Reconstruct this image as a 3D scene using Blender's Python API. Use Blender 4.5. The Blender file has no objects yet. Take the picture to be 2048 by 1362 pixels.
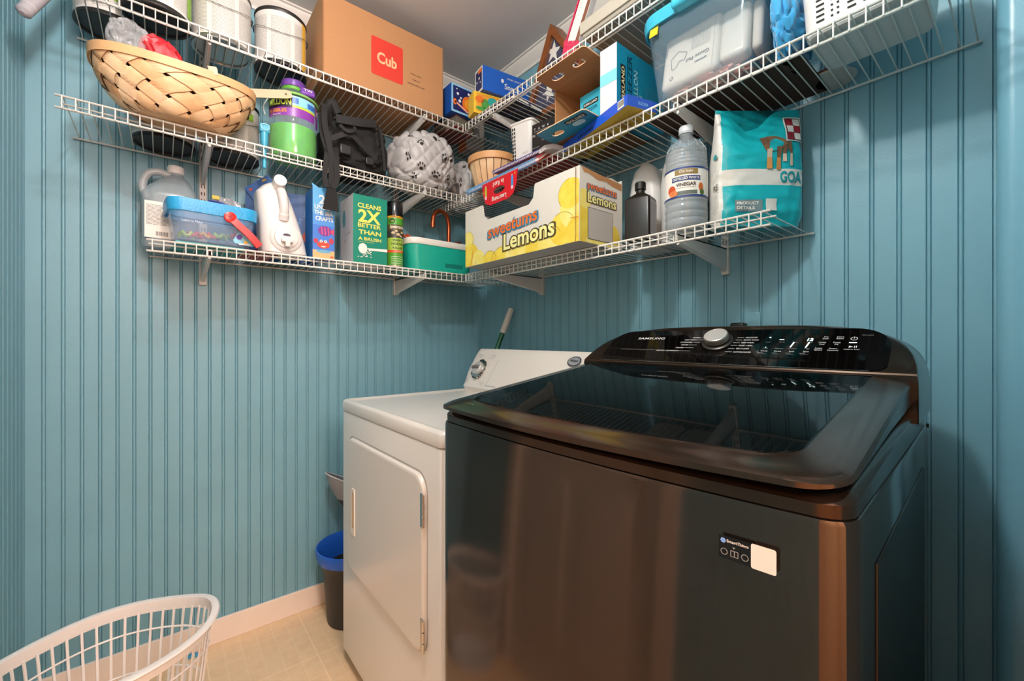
import bpy, bmesh, math, random
from mathutils import Vector, Matrix, noise
R = math.radians
PI = math.pi
SC = bpy.context.scene
COL = SC.collection
random.seed(4)

# ------------------------------------------------------------------ camera
cam = bpy.data.cameras.new('camera')
camo = bpy.data.objects.new('camera', cam)
COL.objects.link(camo)
camo.location = (1.899, -1.338, 1.1165)
camo.rotation_euler = (R(90), 0, R(50.62))
cam.sensor_width = 36
cam.lens = 851.1 / 2048 * 36
cam.shift_y = -4.0 / 2048
cam.clip_start = 0.01
SC.camera = camo
SC.view_settings.view_transform = 'Standard'
SC.view_settings.look = 'None'
SC.view_settings.gamma = 1
SC.view_settings.use_curve_mapping = False
SC.view_settings.exposure = 0.1

world = bpy.data.worlds.new('world')
SC.world = world
world.use_nodes = True
world.node_tree.nodes['Background'].inputs[0].default_value = (0.5, 0.55, 0.6, 1)
world.node_tree.nodes['Background'].inputs[1].default_value = 0.05

def lamp(name, kind, loc, power, color, **kw):
    l = bpy.data.lights.new(name, kind)
    l.energy = power
    l.color = color
    for k, v in kw.items():
        setattr(l, k, v)
    o = bpy.data.objects.new(name, l)
    o.location = loc
    COL.objects.link(o)
    return o
# bulb inside the flush ceiling fixture, and an added warm fill lamp, unseen, out in the hall
lamp('ceiling_bulb', 'POINT', (1.42, -1.22, 2.30), 36, (1.0, 0.96, 0.91), shadow_soft_size=0.055)
lamp('hall_fill', 'POINT', (3.05, -1.05, 1.95), 118, (1.0, 0.75, 0.69), shadow_soft_size=0.30)

# ------------------------------------------------------------------ materials
_M = {}
def lin(h):
    h = h.lstrip('#')
    c = [int(h[i:i + 2], 16) / 255 for i in (0, 2, 4)]
    return tuple((x / 12.92 if x <= 0.04045 else ((x + 0.055) / 1.055) ** 2.4) for x in c) + (1,)
def mat(col, rough=0.5, metal=0.0, alpha=1.0, coat=0.0, noise_amt=0.0, noise_scale=20, bump=0.0, bump_scale=200, trans=0.0, emit=0.0, stretch=None, col2=None, sheen=0.0, spec=0.5):
    key = (col, rough, metal, alpha, coat, noise_amt, noise_scale, bump, bump_scale, trans, emit, stretch, col2, sheen, spec)
    if key in _M:
        return _M[key]
    m = bpy.data.materials.new('mat_%d' % len(_M))
    m.use_nodes = True
    nt = m.node_tree
    b = nt.nodes['Principled BSDF']
    c = lin(col)
    b.inputs['Base Color'].default_value = c
    b.inputs['Roughness'].default_value = rough
    b.inputs['Metallic'].default_value = metal
    b.inputs['Alpha'].default_value = alpha
    b.inputs['Coat Weight'].default_value = coat
    b.inputs['Coat Roughness'].default_value = 0.05
    b.inputs['Transmission Weight'].default_value = trans
    b.inputs['Sheen Weight'].default_value = sheen
    b.inputs['Specular IOR Level'].default_value = spec
    if emit:
        b.inputs['Emission Color'].default_value = c
        b.inputs['Emission Strength'].default_value = emit
    tc = None
    if noise_amt or bump or col2:
        tc = nt.nodes.new('ShaderNodeTexCoord')
        mp = nt.nodes.new('ShaderNodeMapping')
        nt.links.new(tc.outputs['Object'], mp.inputs['Vector'])
        if stretch:
            mp.inputs['Scale'].default_value = stretch
    if noise_amt or col2:
        n = nt.nodes.new('ShaderNodeTexNoise')
        n.inputs['Scale'].default_value = noise_scale
        n.inputs['Detail'].default_value = 5
        nt.links.new(mp.outputs[0], n.inputs['Vector'])
        mix = nt.nodes.new('ShaderNodeMix')
        mix.data_type = 'RGBA'
        c2 = lin(col2) if col2 else tuple(x * (1 - noise_amt) for x in c[:3]) + (1,)
        mix.inputs[6].default_value = c
        mix.inputs[7].default_value = c2
        rp = nt.nodes.new('ShaderNodeValToRGB')
        rp.color_ramp.elements[0].position = 0.35
        rp.color_ramp.elements[1].position = 0.65
        nt.links.new(n.outputs['Fac'], rp.inputs[0])
        nt.links.new(rp.outputs[0], mix.inputs[0])
        nt.links.new(mix.outputs[2], b.inputs['Base Color'])
    if bump:
        n2 = nt.nodes.new('ShaderNodeTexNoise')
        n2.inputs['Scale'].default_value = bump_scale
        nt.links.new(mp.outputs[0], n2.inputs['Vector'])
        bp = nt.nodes.new('ShaderNodeBump')
        bp.inputs['Strength'].default_value = bump
        bp.inputs['Distance'].default_value = 0.002
        nt.links.new(n2.outputs['Fac'], bp.inputs['Height'])
        nt.links.new(bp.outputs[0], b.inputs['Normal'])
    _M[key] = m
    return m

TEAL = mat('#7badbd', 0.38, bump=0.12, bump_scale=160, noise_amt=0.05, noise_scale=6)
WHITE = mat('#e6e3dd', 0.4)
WIREM = mat('#e9e6de', 0.35)
STEELW = mat('#dcdad6', 0.45)
CEIL = mat('#dcdddd', 0.9, bump=0.1, bump_scale=90)
TRIMW = mat('#e4e0da', 0.45)
BASEM = mat('#f3e4d6', 0.45, noise_amt=0.05, noise_scale=8)
BLACK = mat('#0e0e0e', 0.4)
INK = mat('#1c1a1a', 0.6)
PAPER = mat('#e9e6df', 0.6)
KRAFT = mat('#b58357', 0.75, noise_amt=0.06, noise_scale=60, stretch=(1, 1, 6))
KRAFTD = mat('#8a6040', 0.8, noise_amt=0.1, noise_scale=40)
CHROME = mat('#c9c7c2', 0.2, metal=1.0)

# ------------------------------------------------------------------ mesh builder
_TXT = {}
def text_geo(s, size, bold, space):
    k = (s, bold, space)
    if k not in _TXT:
        cu = bpy.data.curves.new('t', 'FONT')
        cu.body = s
        cu.size = 1
        cu.offset = bold
        cu.space_character = space
        cu.resolution_u = 3
        o = bpy.data.objects.new('t', cu)
        COL.objects.link(o)
        dg = bpy.context.evaluated_depsgraph_get()
        me = bpy.data.meshes.new_from_object(o.evaluated_get(dg))
        vs = [(v.co.x, v.co.y) for v in me.vertices]
        fs = [tuple(p.vertices) for p in me.polygons]
        bpy.data.objects.remove(o)
        bpy.data.curves.remove(cu)
        bpy.data.meshes.remove(me)
        _TXT[k] = (vs, fs)
    return _TXT[k]

def plane(o, u=(1, 0, 0), v=(0, 0, 1)):
    o = Vector(o); u = Vector(u).normalized(); v = Vector(v).normalized(); n = u.cross(v)
    return lambda a, b, off=0.0: o + u * a + v * b + n * off
def front(d, z=0):
    return plane((0, -d, z))
def cylsurf(r, cx=0, cy=0, z0=0, a0=-90, sy=1.0):
    def f(a, b, off=0.0):
        t = R(a0) + a / r
        return Vector((cx + (r + off) * math.cos(t), cy + (r + off) * math.sin(t) * sy, z0 + b))
    return f

PATTERN = {'box_artwork', 'box_lettering', 'control_lettering', 'lid_markings', 'console_lettering', 'paw_prints', 'printed_logo', 'edge_crease', 'can_lettering', 'title_lettering', 'side_stripe', 'hole', 'flap_lettering', 'pivot_screw', 'display_digits', 'star_pattern', 'printed_text'}
BUILT = {}; LAST = {}; OWN = {}
class MB:
    def __init__(s):
        s.v = []; s.f = []; s.m = []; s.mats = []; s.flat = set()
        s.M = None
    def mi(s, m):
        if m not in s.mats: s.mats.append(m)
        return s.mats.index(m)
    def add(s, vs, fs, m):
        k = len(s.v); i = s.mi(m)
        for p in vs:
            p = Vector(p)
            s.v.append(s.M @ p if s.M else p)
        for f in fs:
            s.f.append(tuple(a + k for a in f)); s.m.append(i)
        return s
    def box(s, c, size, m, r=0.0, seg=2, rot=None):
        bm = bmesh.new()
        bmesh.ops.create_cube(bm, size=1)
        for v in bm.verts:
            v.co = Vector((v.co.x * size[0], v.co.y * size[1], v.co.z * size[2]))
        if r > 0:
            bmesh.ops.bevel(bm, geom=list(bm.edges), offset=min(r, min(size) * .49), segments=seg, profile=0.5, affect='EDGES'); bm.normal_update()
        bm.verts.ensure_lookup_table(); k0 = len(s.f)
        if r > 0: s.flat |= {k0 + i for i, f in enumerate(bm.faces) if max(abs(c) for c in f.normal) > .9999}
        X = Matrix.Translation(Vector(c))
        if rot: X = X @ rot
        s.add([X @ v.co for v in bm.verts], [tuple(v.index for v in f.verts) for f in bm.faces], m)
        bm.free()
        return s
    def b2(s, x0, y0, z0, x1, y1, z1, m, r=0.0, seg=2):
        return s.box(((x0 + x1) / 2, (y0 + y1) / 2, (z0 + z1) / 2), (abs(x1 - x0), abs(y1 - y0), abs(z1 - z0)), m, r, seg)
    def loft(s, rings, m, cap0=True, cap1=True, closed=True):
        n = len(rings[0]); vs = [p for r in rings for p in r]; fs = []
        for i in range(len(rings) - 1):
            for j in range(n if closed else n - 1):
                a = i * n + j; b = i * n + (j + 1) % n
                fs.append((a, b, b + n, a + n))
        if n > 7: s.flat |= {len(s.f) + len(fs) + i for i in range(int(bool(cap0)) + int(bool(cap1)))}
        if cap0: fs.append(tuple(reversed(range(n))))
        if cap1: fs.append(tuple(range((len(rings) - 1) * n, len(rings) * n)))
        return s.add(vs, fs, m)
    def lathe(s, prof, m, seg=32, cx=0, cy=0, cap0=True, cap1=True, sx=1, sy=1, a0=0, a1=2 * PI):
        full = abs(a1 - a0 - 2 * PI) < 1e-6
        n = seg if full else seg + 1
        rings = [[Vector((cx + r * sx * math.cos(a0 + (a1 - a0) * j / seg), cy + r * sy * math.sin(a0 + (a1 - a0) * j / seg), z)) for j in range(n)] for r, z in prof]
        return s.loft(rings, m, cap0 and full, cap1 and full, full)
    def tube(s, pts, r, m, seg=8, closed=False, cap=True):
        pts = [Vector(p) for p in pts]; n = len(pts)
        rs = r if isinstance(r, (list, tuple)) else [r] * n
        rings = []; up = None
        for i in range(n):
            if closed: t = pts[(i + 1) % n] - pts[i - 1]
            else: t = pts[min(i + 1, n - 1)] - pts[max(i - 1, 0)]
            t.normalize()
            if up is None:
                up = Vector((0, 0, 1)) if abs(t.z) < 0.9 else Vector((1, 0, 0))
            x = up.cross(t)
            if x.length < 1e-6: x = Vector((1, 0, 0)).cross(t)
            x.normalize(); up = t.cross(x).normalized()
            rings.append([pts[i] + x * rs[i] * math.cos(2 * PI * k / seg) + up * rs[i] * math.sin(2 * PI * k / seg) for k in range(seg)])
        if closed: rings.append(rings[0])
        return s.loft(rings, m, cap and not closed, cap and not closed)
    def ribbon(s, pts, w, th, m, nrm=None):
        """flat strap through pts; w along the cross direction, th thick; nrm = face normals"""
        pts = [Vector(p) for p in pts]; n = len(pts); rings = []
        for i in range(n):
            t = (pts[min(i + 1, n - 1)] - pts[max(i - 1, 0)]).normalized()
            nn = Vector(nrm[i] if isinstance(nrm, list) else (nrm or (1, 0, 0)))
            c = nn.cross(t).normalized(); nn = t.cross(c).normalized()
            wi = w[i] if isinstance(w, (list, tuple)) else w
            rings.append([pts[i] + c * wi / 2 + nn * th / 2, pts[i] - c * wi / 2 + nn * th / 2, pts[i] - c * wi / 2 - nn * th / 2, pts[i] + c * wi / 2 - nn * th / 2])
        return s.loft(rings, m)
    def cyl(s, p0, p1, r, m, seg=24, r1=None):
        return s.tube([p0, p1], [r, r if r1 is None else r1], m, seg)
    def grid(s, fn, nu, nv, m, wrapu=False):
        vs = []; fs = []; cu = nu if wrapu else nu + 1
        for j in range(nv + 1):
            for i in range(cu):
                vs.append(fn(i / nu, j / nv))
        for j in range(nv):
            for i in range(nu):
                a = j * cu + i; b = j * cu + (i + 1) % cu
                fs.append((a, b, b + cu, a + cu))
        return s.add(vs, fs, m)
    def patch(s, sf, a0, b0, a1, b1, m, off=0.0006, nu=1, nv=1):
        return s.grid(lambda u, v: sf(a0 + (a1 - a0) * u, b0 + (b1 - b0) * v, off), nu, nv, m)
    def poly(s, sf, pts, m, off=0.0008):
        return s.add([sf(a, b, off) for a, b in pts], [tuple(range(len(pts)))], m)
    def disc(s, sf, c, ra, rb, m, off=0.001, n=24, a0=0, a1=2 * PI):
        return s.poly(sf, [(c[0] + ra * math.cos(a0 + (a1 - a0) * k / n), c[1] + rb * math.sin(a0 + (a1 - a0) * k / n)) for k in range(n if abs(a1 - a0 - 2 * PI) < 1e-6 else n + 1)], m, off)
    def line(s, sf, pts, w, m, off=0.001):
        for (a, b), (c, d) in zip(pts, pts[1:]):
            l = math.hypot(c - a, d - b) or 1
            px, py = -(d - b) / l * w / 2, (c - a) / l * w / 2
            s.add([sf(a + px, b + py, off), sf(a - px, b - py, off), sf(c - px, d - py, off), sf(c + px, d + py, off)], [(0, 1, 2, 3)], m)
        return s
    def text(s, sf, st, c, size, m, off=0.0012, bold=0.0, sx=1.0, rot=0.0, shear=0.0, align='c', space=1.0, width=None):
        vs, fs = text_geo(st, size, bold, space)
        if not vs: return s
        x0 = min(v[0] for v in vs); x1 = max(v[0] for v in vs); y0 = min(v[1] for v in vs); y1 = max(v[1] for v in vs)
        k = size
        if width: sx = width / ((x1 - x0) * k)
        ox = {'c': (x0 + x1) / 2, 'l': x0, 'r': x1}[align]; oy = (y0 + y1) / 2
        cr, sr = math.cos(R(rot)), math.sin(R(rot)); out = []
        for x, y in vs:
            X = (x - ox) * k * sx + (y - oy) * k * shear; Y = (y - oy) * k
            out.append(sf(c[0] + X * cr - Y * sr, c[1] + X * sr + Y * cr, off))
        return s.add(out, fs, m)
    def fine(s, sf, a0, b0, a1, b1, n, w, m, off=0.001, seed=1, seg=1):
        """rows of small print shown as thin broken rules"""
        rd = random.Random(seed)
        for i in range(n):
            y = b1 + (b0 - b1) * (i + .5) / n; x = a0
            while x < a1:
                l = (a1 - a0) * rd.uniform(.12, .3); e = min(x + l, a1 if rd.random() > .12 else x + l * .5)
                s.patch(sf, x, y - w / 2, min(e, a1), y + w / 2, m, off, seg, 1)
                x = e + (a1 - a0) * .03
        return s
    def build(s, name, parent=None, loc=None, rot=None, sharp=35, into=None):
        # printing, stitching and other surface pattern joins the mesh of the part it lies on
        if name in PATTERN and parent is not None:
            key = into or LAST.get(parent.name)
            body, o = BUILT[(parent.name, key)] if (parent.name, key) in BUILT else OWN[parent.name]
            k = len(body.v); body.flat |= {len(body.f) + i for i in s.flat}; body.v += s.v
            body.f += [tuple(a + k for a in f) for f in s.f]
            body.m += [body.mi(s.mats[i]) for i in s.m]
            old = o.data; o.data = body.mesh(old.name, 35); bpy.data.meshes.remove(old)
            return o
        me = s.mesh(name, sharp)
        o = bpy.data.objects.new(name, me)
        COL.objects.link(o)
        if parent:
            o.parent = parent; BUILT[(parent.name, name)] = (s, o); LAST[parent.name] = name
        OWN[o.name] = (s, o)
        if loc: o.location = loc
        if rot: o.rotation_euler = rot
        return o
    def mesh(s, name, sharp=35):
        me = bpy.data.meshes.new(name)
        me.from_pydata([tuple(v) for v in s.v], [], s.f)
        for m in s.mats: me.materials.append(m)
        me.polygons.foreach_set('material_index', s.m)
        me.polygons.foreach_set('use_smooth', [True] * len(s.f))
        me.update()
        try: me.set_sharp_from_angle(angle=R(sharp))
        except Exception: pass
        me.polygons.foreach_set('use_smooth', [i not in s.flat for i in range(len(s.f))])
        return me

def tag(o, label=None, cat=None, group=None, kind=None):
    if label: o['label'] = label
    if cat: o['category'] = cat
    if group: o['group'] = group
    if kind: o['kind'] = kind
    return o
def thing(name, label, cat, loc=(0, 0, 0), rot=(0, 0, 0), group=None):
    o = bpy.data.objects.new(name, None)
    o.empty_display_size = 0.02
    COL.objects.link(o)
    o.location = loc
    o.rotation_euler = tuple(R(a) for a in rot)
    return tag(o, label, cat, group)
def struct(name, mb):
    return tag(mb.build(name), kind='structure')
def copy_thing(root):
    r = root.copy(); COL.objects.link(r)
    for ch in list(root.children):
        c = ch.copy(); COL.objects.link(c); c.parent = r
        for g in list(ch.children):
            d = g.copy(); COL.objects.link(d); d.parent = c
    return r

def rrect(w, d, r, n=5, cx=0, cy=0, z=0):
    r = min(r, w / 2 - 1e-4, d / 2 - 1e-4); out = []
    for k, (sx, sy) in enumerate([(1, 1), (-1, 1), (-1, -1), (1, -1)]):
        for i in range(n + 1):
            a = k * PI / 2 + i / n * PI / 2
            out.append(Vector((cx + sx * (w / 2 - r) + r * math.cos(a), cy + sy * (d / 2 - r) + r * math.sin(a), z)))
    return out
def rstack(mb, spec, m, n=5, cap0=True, cap1=True):
    """spec rows: (z, w, d, r[, cx, cy])"""
    return mb.loft([rrect(q[1], q[2], q[3], n, q[4] if len(q) > 4 else 0, q[5] if len(q) > 5 else 0, q[0]) for q in spec], m, cap0, cap1)
def rpts(x0, y0, x1, y1, r, n=5):
    return [(p.x, p.y) for p in rrect(x1 - x0, y1 - y0, r, n, (x0 + x1) / 2, (y0 + y1) / 2)]
def bez(p, n=12):
    """Catmull-Rom through p"""
    p = [Vector(q) for q in p]; P = [p[0] * 2 - p[1]] + p + [p[-1] * 2 - p[-2]]; out = []
    for i in range(1, len(P) - 2):
        for k in range(n):
            t = k / n
            out.append(0.5 * ((2 * P[i]) + (-P[i - 1] + P[i + 1]) * t + (2 * P[i - 1] - 5 * P[i] + 4 * P[i + 1] - P[i + 2]) * t * t + (-P[i - 1] + 3 * P[i] - 3 * P[i + 1] + P[i + 2]) * t ** 3))
    out.append(P[-2])
    return out

# ------------------------------------------------------------------ room shell
CZ = 2.445
FRONT_Y = -1.655
def beadwall(name, a0, a1, o, sp, tr, z1=CZ):
    """vertical bead-board; a runs along the wall, tr(a, depth, z) -> point"""
    prof = [(a0, 0)]; k = math.ceil((a0 - o) / sp + .15)
    while True:
        c = o + sp * k
        if c > a1 - .006: break
        if c > a0 + .006:
            for d, e in ((-.0052, 0), (-.0038, .0034), (-.0024, 0.0002), (0, -.0004), (.0024, .0002), (.0038, .0034), (.0052, 0)):
                prof.append((c + d, e))
        k += 1
    prof.append((a1, 0))
    mb = MB(); vs = []; fs = []
    for a, d in prof:
        vs += [tr(a, d, 0), tr(a, d, z1)]
    n = len(prof)
    for i in range(n - 1):
        fs.append((2 * i, 2 * i + 2, 2 * i + 3, 2 * i + 1))
    vs += [tr(a0, .1, 0), tr(a0, .1, z1), tr(a1, .1, 0), tr(a1, .1, z1)]
    e = 2 * n
    fs += [(0, 1, e + 1, e), (2 * n - 2, e + 2, e + 3, 2 * n - 1), (e, e + 1, e + 3, e + 2)]
    mb.add(vs, fs, TEAL)
    ob = mb.build(name, sharp=20)
    return tag(ob, kind='structure')
beadwall('wall_left', FRONT_Y, 0, -1.6174, .0412, lambda a, d, z: (-d, a, z))
beadwall('wall_back', 0, 1.98, 1.6033 - .05 * 40, .05, lambda a, d, z: (a, d, z))
DX0, DX1, DZ = 0.60, 1.36, 2.02
beadwall('wall_front', -.0, DX0 - .07, .02, .0412, lambda a, d, z: (a, FRONT_Y - d, z))
beadwall('wall_front', DX1 + .07, 1.98, .02, .0412, lambda a, d, z: (a, FRONT_Y - d, z))
m = MB(); m.b2(DX0 - .07, FRONT_Y - .1, DZ + .07, DX1 + .07, FRONT_Y, CZ, TEAL); struct('wall_front', m)
m = MB(); m.b2(1.906, -.86, 0, 1.975, -.121, CZ, mat('#7fb0bb', 0.45)); struct('wall_right', m)
HALL = mat('#d9bd94', 0.6)
m = MB(); m.b2(4.0, -2.0, 0, 4.1, .5, CZ, HALL); struct('wall_right', m)
m = MB(); m.b2(1.98, .4, 0, 4.1, .5, CZ, HALL); m.b2(1.98, 0, 0, 2.0, .4, CZ, HALL); struct('wall_hall', m)
m = MB(); m.b2(1.98, -2.0, 0, 4.1, -1.9, CZ, HALL); m.b2(1.98, -1.9, 0, 2.0, FRONT_Y, CZ, HALL); struct('wall_hall', m)
# short return beside the washer with a bullnosed, smooth painted edge
m = MB()
pts = []
rr = .024
for i in range(9):
    a = PI + i / 8 * PI / 2
    pts.append((1.8575 + rr + rr * math.cos(a), -.12 + rr + rr * math.sin(a)))
for i in range(9):
    a = 1.5 * PI + i / 8 * PI / 2
    pts.append((1.975 - rr + rr * math.cos(a), -.12 + rr + rr * math.sin(a)))
pts += [(1.975, -.0), (1.8575, -.0)]
m.loft([[Vector((x, y, 0)) for x, y in pts], [Vector((x, y, CZ)) for x, y in pts]], mat('#7cb2c6', 0.32, bump=0.1, bump_scale=120))
struct('trim_1', m)

def floor_mat():
    mt = bpy.data.materials.new('vinyl'); mt.use_nodes = True; nt = mt.node_tree; b = nt.nodes['Principled BSDF']
    b.inputs['Roughness'].default_value = .38
    tc = nt.nodes.new('ShaderNodeTexCoord'); mp = nt.nodes.new('ShaderNodeMapping'); mp.inputs['Rotation'].default_value = (0, 0, 0)
    nt.links.new(tc.outputs['Object'], mp.inputs[0])
    br = nt.nodes.new('ShaderNodeTexBrick'); br.offset = 0; br.inputs['Scale'].default_value = 1
    br.inputs['Brick Width'].default_value = .0508; br.inputs['Row Height'].default_value = .0508; br.inputs['Mortar Size'].default_value = .0016
    br.inputs['Color1'].default_value = lin('#f0cfa6'); br.inputs['Color2'].default_value = lin('#f2d3aa'); br.inputs['Mortar'].default_value = lin('#f5dab5')
    nt.links.new(mp.outputs[0], br.inputs['Vector'])
    br2 = nt.nodes.new('ShaderNodeTexBrick'); br2.offset = 0; br2.inputs['Scale'].default_value = 1
    br2.inputs['Brick Width'].default_value = .3048; br2.inputs['Row Height'].default_value = .3048; br2.inputs['Mortar Size'].default_value = .003
    br2.inputs['Color1'].default_value = (1, 1, 1, 1); br2.inputs['Color2'].default_value = (.97, .97, .97, 1); br2.inputs['Mortar'].default_value = (1.05, 1.04, 1.02, 1)
    nt.links.new(mp.outputs[0], br2.inputs['Vector'])
    n = nt.nodes.new('ShaderNodeTexNoise'); n.inputs['Scale'].default_value = 30; n.inputs['Detail'].default_value = 6
    nt.links.new(mp.outputs[0], n.inputs['Vector'])
    rp = nt.nodes.new('ShaderNodeValToRGB'); rp.color_ramp.elements[0].color = (.86, .85, .83, 1); rp.color_ramp.elements[1].color = (1.05, 1.05, 1.05, 1)
    nt.links.new(n.outputs['Fac'], rp.inputs[0])
    m1 = nt.nodes.new('ShaderNodeMix'); m1.data_type = 'RGBA'; m1.blend_type = 'MULTIPLY'; m1.inputs[0].default_value = 1
    m2 = nt.nodes.new('ShaderNodeMix'); m2.data_type = 'RGBA'; m2.blend_type = 'MULTIPLY'; m2.inputs[0].default_value = 1
    nt.links.new(br.outputs[0], m1.inputs[6]); nt.links.new(br2.outputs[0], m1.inputs[7])
    nt.links.new(m1.outputs[2], m2.inputs[6]); nt.links.new(rp.outputs[0], m2.inputs[7])
    nt.links.new(m2.outputs[2], b.inputs['Base Color'])
    return mt
m = MB(); m.b2(-.1, FRONT_Y - .1, -.05, 1.98, .1, 0, floor_mat()); struct('floor', m)
m = MB(); m.b2(1.98, -2.0, -.05, 4.1, .5, .002, mat('#b5703a', .3, noise_amt=.25, noise_scale=9, stretch=(8, 1, 1))); struct('floor', m)
m = MB(); m.b2(-.1, -2.0, CZ, 4.1, .5, CZ + .05, CEIL); struct('ceiling', m)
m = MB(); m.b2(0, FRONT_Y + .012, 0, .012, -.0, .088, BASEM, .003); struct('baseboard_left', m)
m = MB(); m.b2(.012, -.012, 0, 1.857, -.0, .088, BASEM, .003); struct('baseboard_back', m)
m = MB(); m.b2(.0, FRONT_Y, 0, DX0 - .07, FRONT_Y + .012, .088, BASEM, .003); struct('baseboard_front', m)
m = MB(); m.b2(DX1 + .07, FRONT_Y, 0, 1.98, FRONT_Y + .012, .088, BASEM, .003); struct('baseboard_front', m)
def crown(name, along, L):
    prof = [(0, CZ - .062), (.008, CZ - .062), (.010, CZ - .050), (.022, CZ - .036), (.034, CZ - .016), (.036, CZ - .008), (.044, CZ - .006), (.044, CZ), (0, CZ)]
    f = (lambda t, p: Vector((t, -p[0], p[1]))) if along == 'x' else (lambda t, p: Vector((p[0], -t, p[1])))
    a, b = [f(0, p) for p in prof], [f(L, p) for p in prof]
    mb = MB(); mb.loft([a, b], TRIMW); tag(mb.build(name, sharp=12), kind='structure')
crown('trim_2', 'x', 1.857)
crown('trim_3', 'y', 1.655)
# panelled door in the front wall, behind the camera (it mirrors in the washer)
DOORW = mat('#d9d4cc', .4)
door = tag(thing('door_1', None, None, (0, 0, 0)), kind='structure')
m = MB(); m.b2(DX0, FRONT_Y - .06, .008, DX1, FRONT_Y - .02, DZ, DOORW, .002)
for (xa, xb) in ((DX0 + .11, DX0 + .34), (DX1 - .34, DX1 - .11)):
    for (za, zb) in ((.22, .86), (1.0, 1.55), (1.66, 1.9)):
        m.b2(xa, FRONT_Y - .03, za, xb, FRONT_Y - .012, zb, DOORW, .008)
m.build('door_leaf', door)
m = MB()
m.b2(DX0 - .07, FRONT_Y - .1, 0, DX0, FRONT_Y + .014, DZ + .07, DOORW, .004)
m.b2(DX1, FRONT_Y - .1, 0, DX1 + .07, FRONT_Y + .014, DZ + .07, DOORW, .004)
m.b2(DX0 - .07, FRONT_Y - .1, DZ, DX1 + .07, FRONT_Y + .014, DZ + .07, DOORW, .004)
m.build('door_casing', door)
m = MB(); m.cyl((DX1 - .07, FRONT_Y - .02, .96), (DX1 - .07, FRONT_Y + .03, .96), .01, CHROME)
m.lathe([(.0, -.02), (.02, -.018), (.028, 0), (.02, .018), (0, .02)], CHROME, 20); m.v[-100:] = [Vector((v.x + DX1 - .07, FRONT_Y + .045 + v.y, v.z + .96)) for v in m.v[-100:]]
m.build('door_knob', door)

# ceiling light fixture (above and ahead of the camera, outside the frame)
FX, FY = 1.42, -1.22
cl = thing('ceiling_light', 'brass ceiling lamp holder above the washer side of the room', 'light', (FX, FY, CZ))
m = MB(); m.lathe([(.0, -.0), (.07, 0), (.075, -.01), (.07, -.02), (.03, -.025), (0, -.025)][::-1], mat('#c9b08a', .3, metal=.8), 32); m.build('base_plate', cl)
m = MB(); m.tube([(0, 0, -.02), (0, 0, -.085)], .012, mat('#c9b08a', .3, metal=.8), 12); m.build('lamp_stem', cl)
c2 = copy_thing(cl); c2.location = (3.05, -1.05, CZ); c2['label'] = 'added brass lamp holder for the unseen hall fill lamp'  # copied holder added above the hall fill lamp, never in view

# ------------------------------------------------------------------ wire shelving
ZB, ZM, ZT = 1.3988, 1.7458, 2.0606
DEP = .305
LIP = .0317
def wire_shelf(label, wall, z, a0, a1, lip0=None, group='white wire shelves along two walls'):
    """wall 'L': runs along -y at x 0..DEP ; wall 'B': runs along x at y 0..-DEP"""
    P = (lambda a, d, h: Vector((d, a, z + h))) if wall == 'L' else (lambda a, d, h: Vector((a, -d, z + h)))
    t = thing('wire_shelf', label, 'shelf', P((a0 + a1) / 2, 0, 0), group=group)
    O = t.location.copy()
    Q = lambda a, d, h: P(a, d, h) - O
    lo, hi = (lip0 if lip0 else (a0, a1))
    m = MB(); m.tube([Q(lo, DEP, 0), Q(hi, DEP, 0)], .0031, WIREM, 8); m.build('front_rail', t)
    m = MB(); m.tube([Q(lo, DEP, -LIP), Q(hi, DEP, -LIP)], .0031, WIREM, 8); m.build('lip_rail', t)
    m = MB(); m.tube([Q(a0, .008, -.004), Q(a1, .008, -.004)], .0031, WIREM, 8); m.build('back_rail', t)
    m = MB(); m.tube([Q(a0 + .004, .262, -.004), Q(a1 - .004, .262, -.004)], .0028, WIREM, 8); m.build('support_rail', t)
    m = MB(); a = a0 + .013
    while a < a1 - .004:
        if lo <= a <= hi:
            m.tube([Q(a, .004, .0005), Q(a, DEP - .001, .0022), Q(a, DEP + .0042, .001), Q(a, DEP + .0042, -LIP - .001)], .0016, WIREM, 6)
        else:
            m.tube([Q(a, .004, .0005), Q(a, DEP - .03, .0005)], .0016, WIREM, 6)
        a += .0254
    m.build('wire_deck', t)
    return t
wire_shelf('lowest white wire shelf on the left wall, under the jug and boxes', 'L', ZB, -1.374, -.004)
wire_shelf('middle white wire shelf on the left wall, under the splint basket', 'L', ZM, -1.553, -.305)
wire_shelf('top white wire shelf on the left wall, under the paint cans', 'L', ZT, -1.545, -.010, (-1.545, -.312))
wire_shelf('lowest white wire shelf on the right hand wall, under the lemon box', 'B', ZB, .312, 1.537)
wire_shelf('middle white wire shelf on the right hand wall, under the blue lidded bin', 'B', ZM, .012, 1.835)
wire_shelf('top white wire shelf on the right hand wall, under the flag case', 'B', ZT, .312, 1.835)

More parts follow.
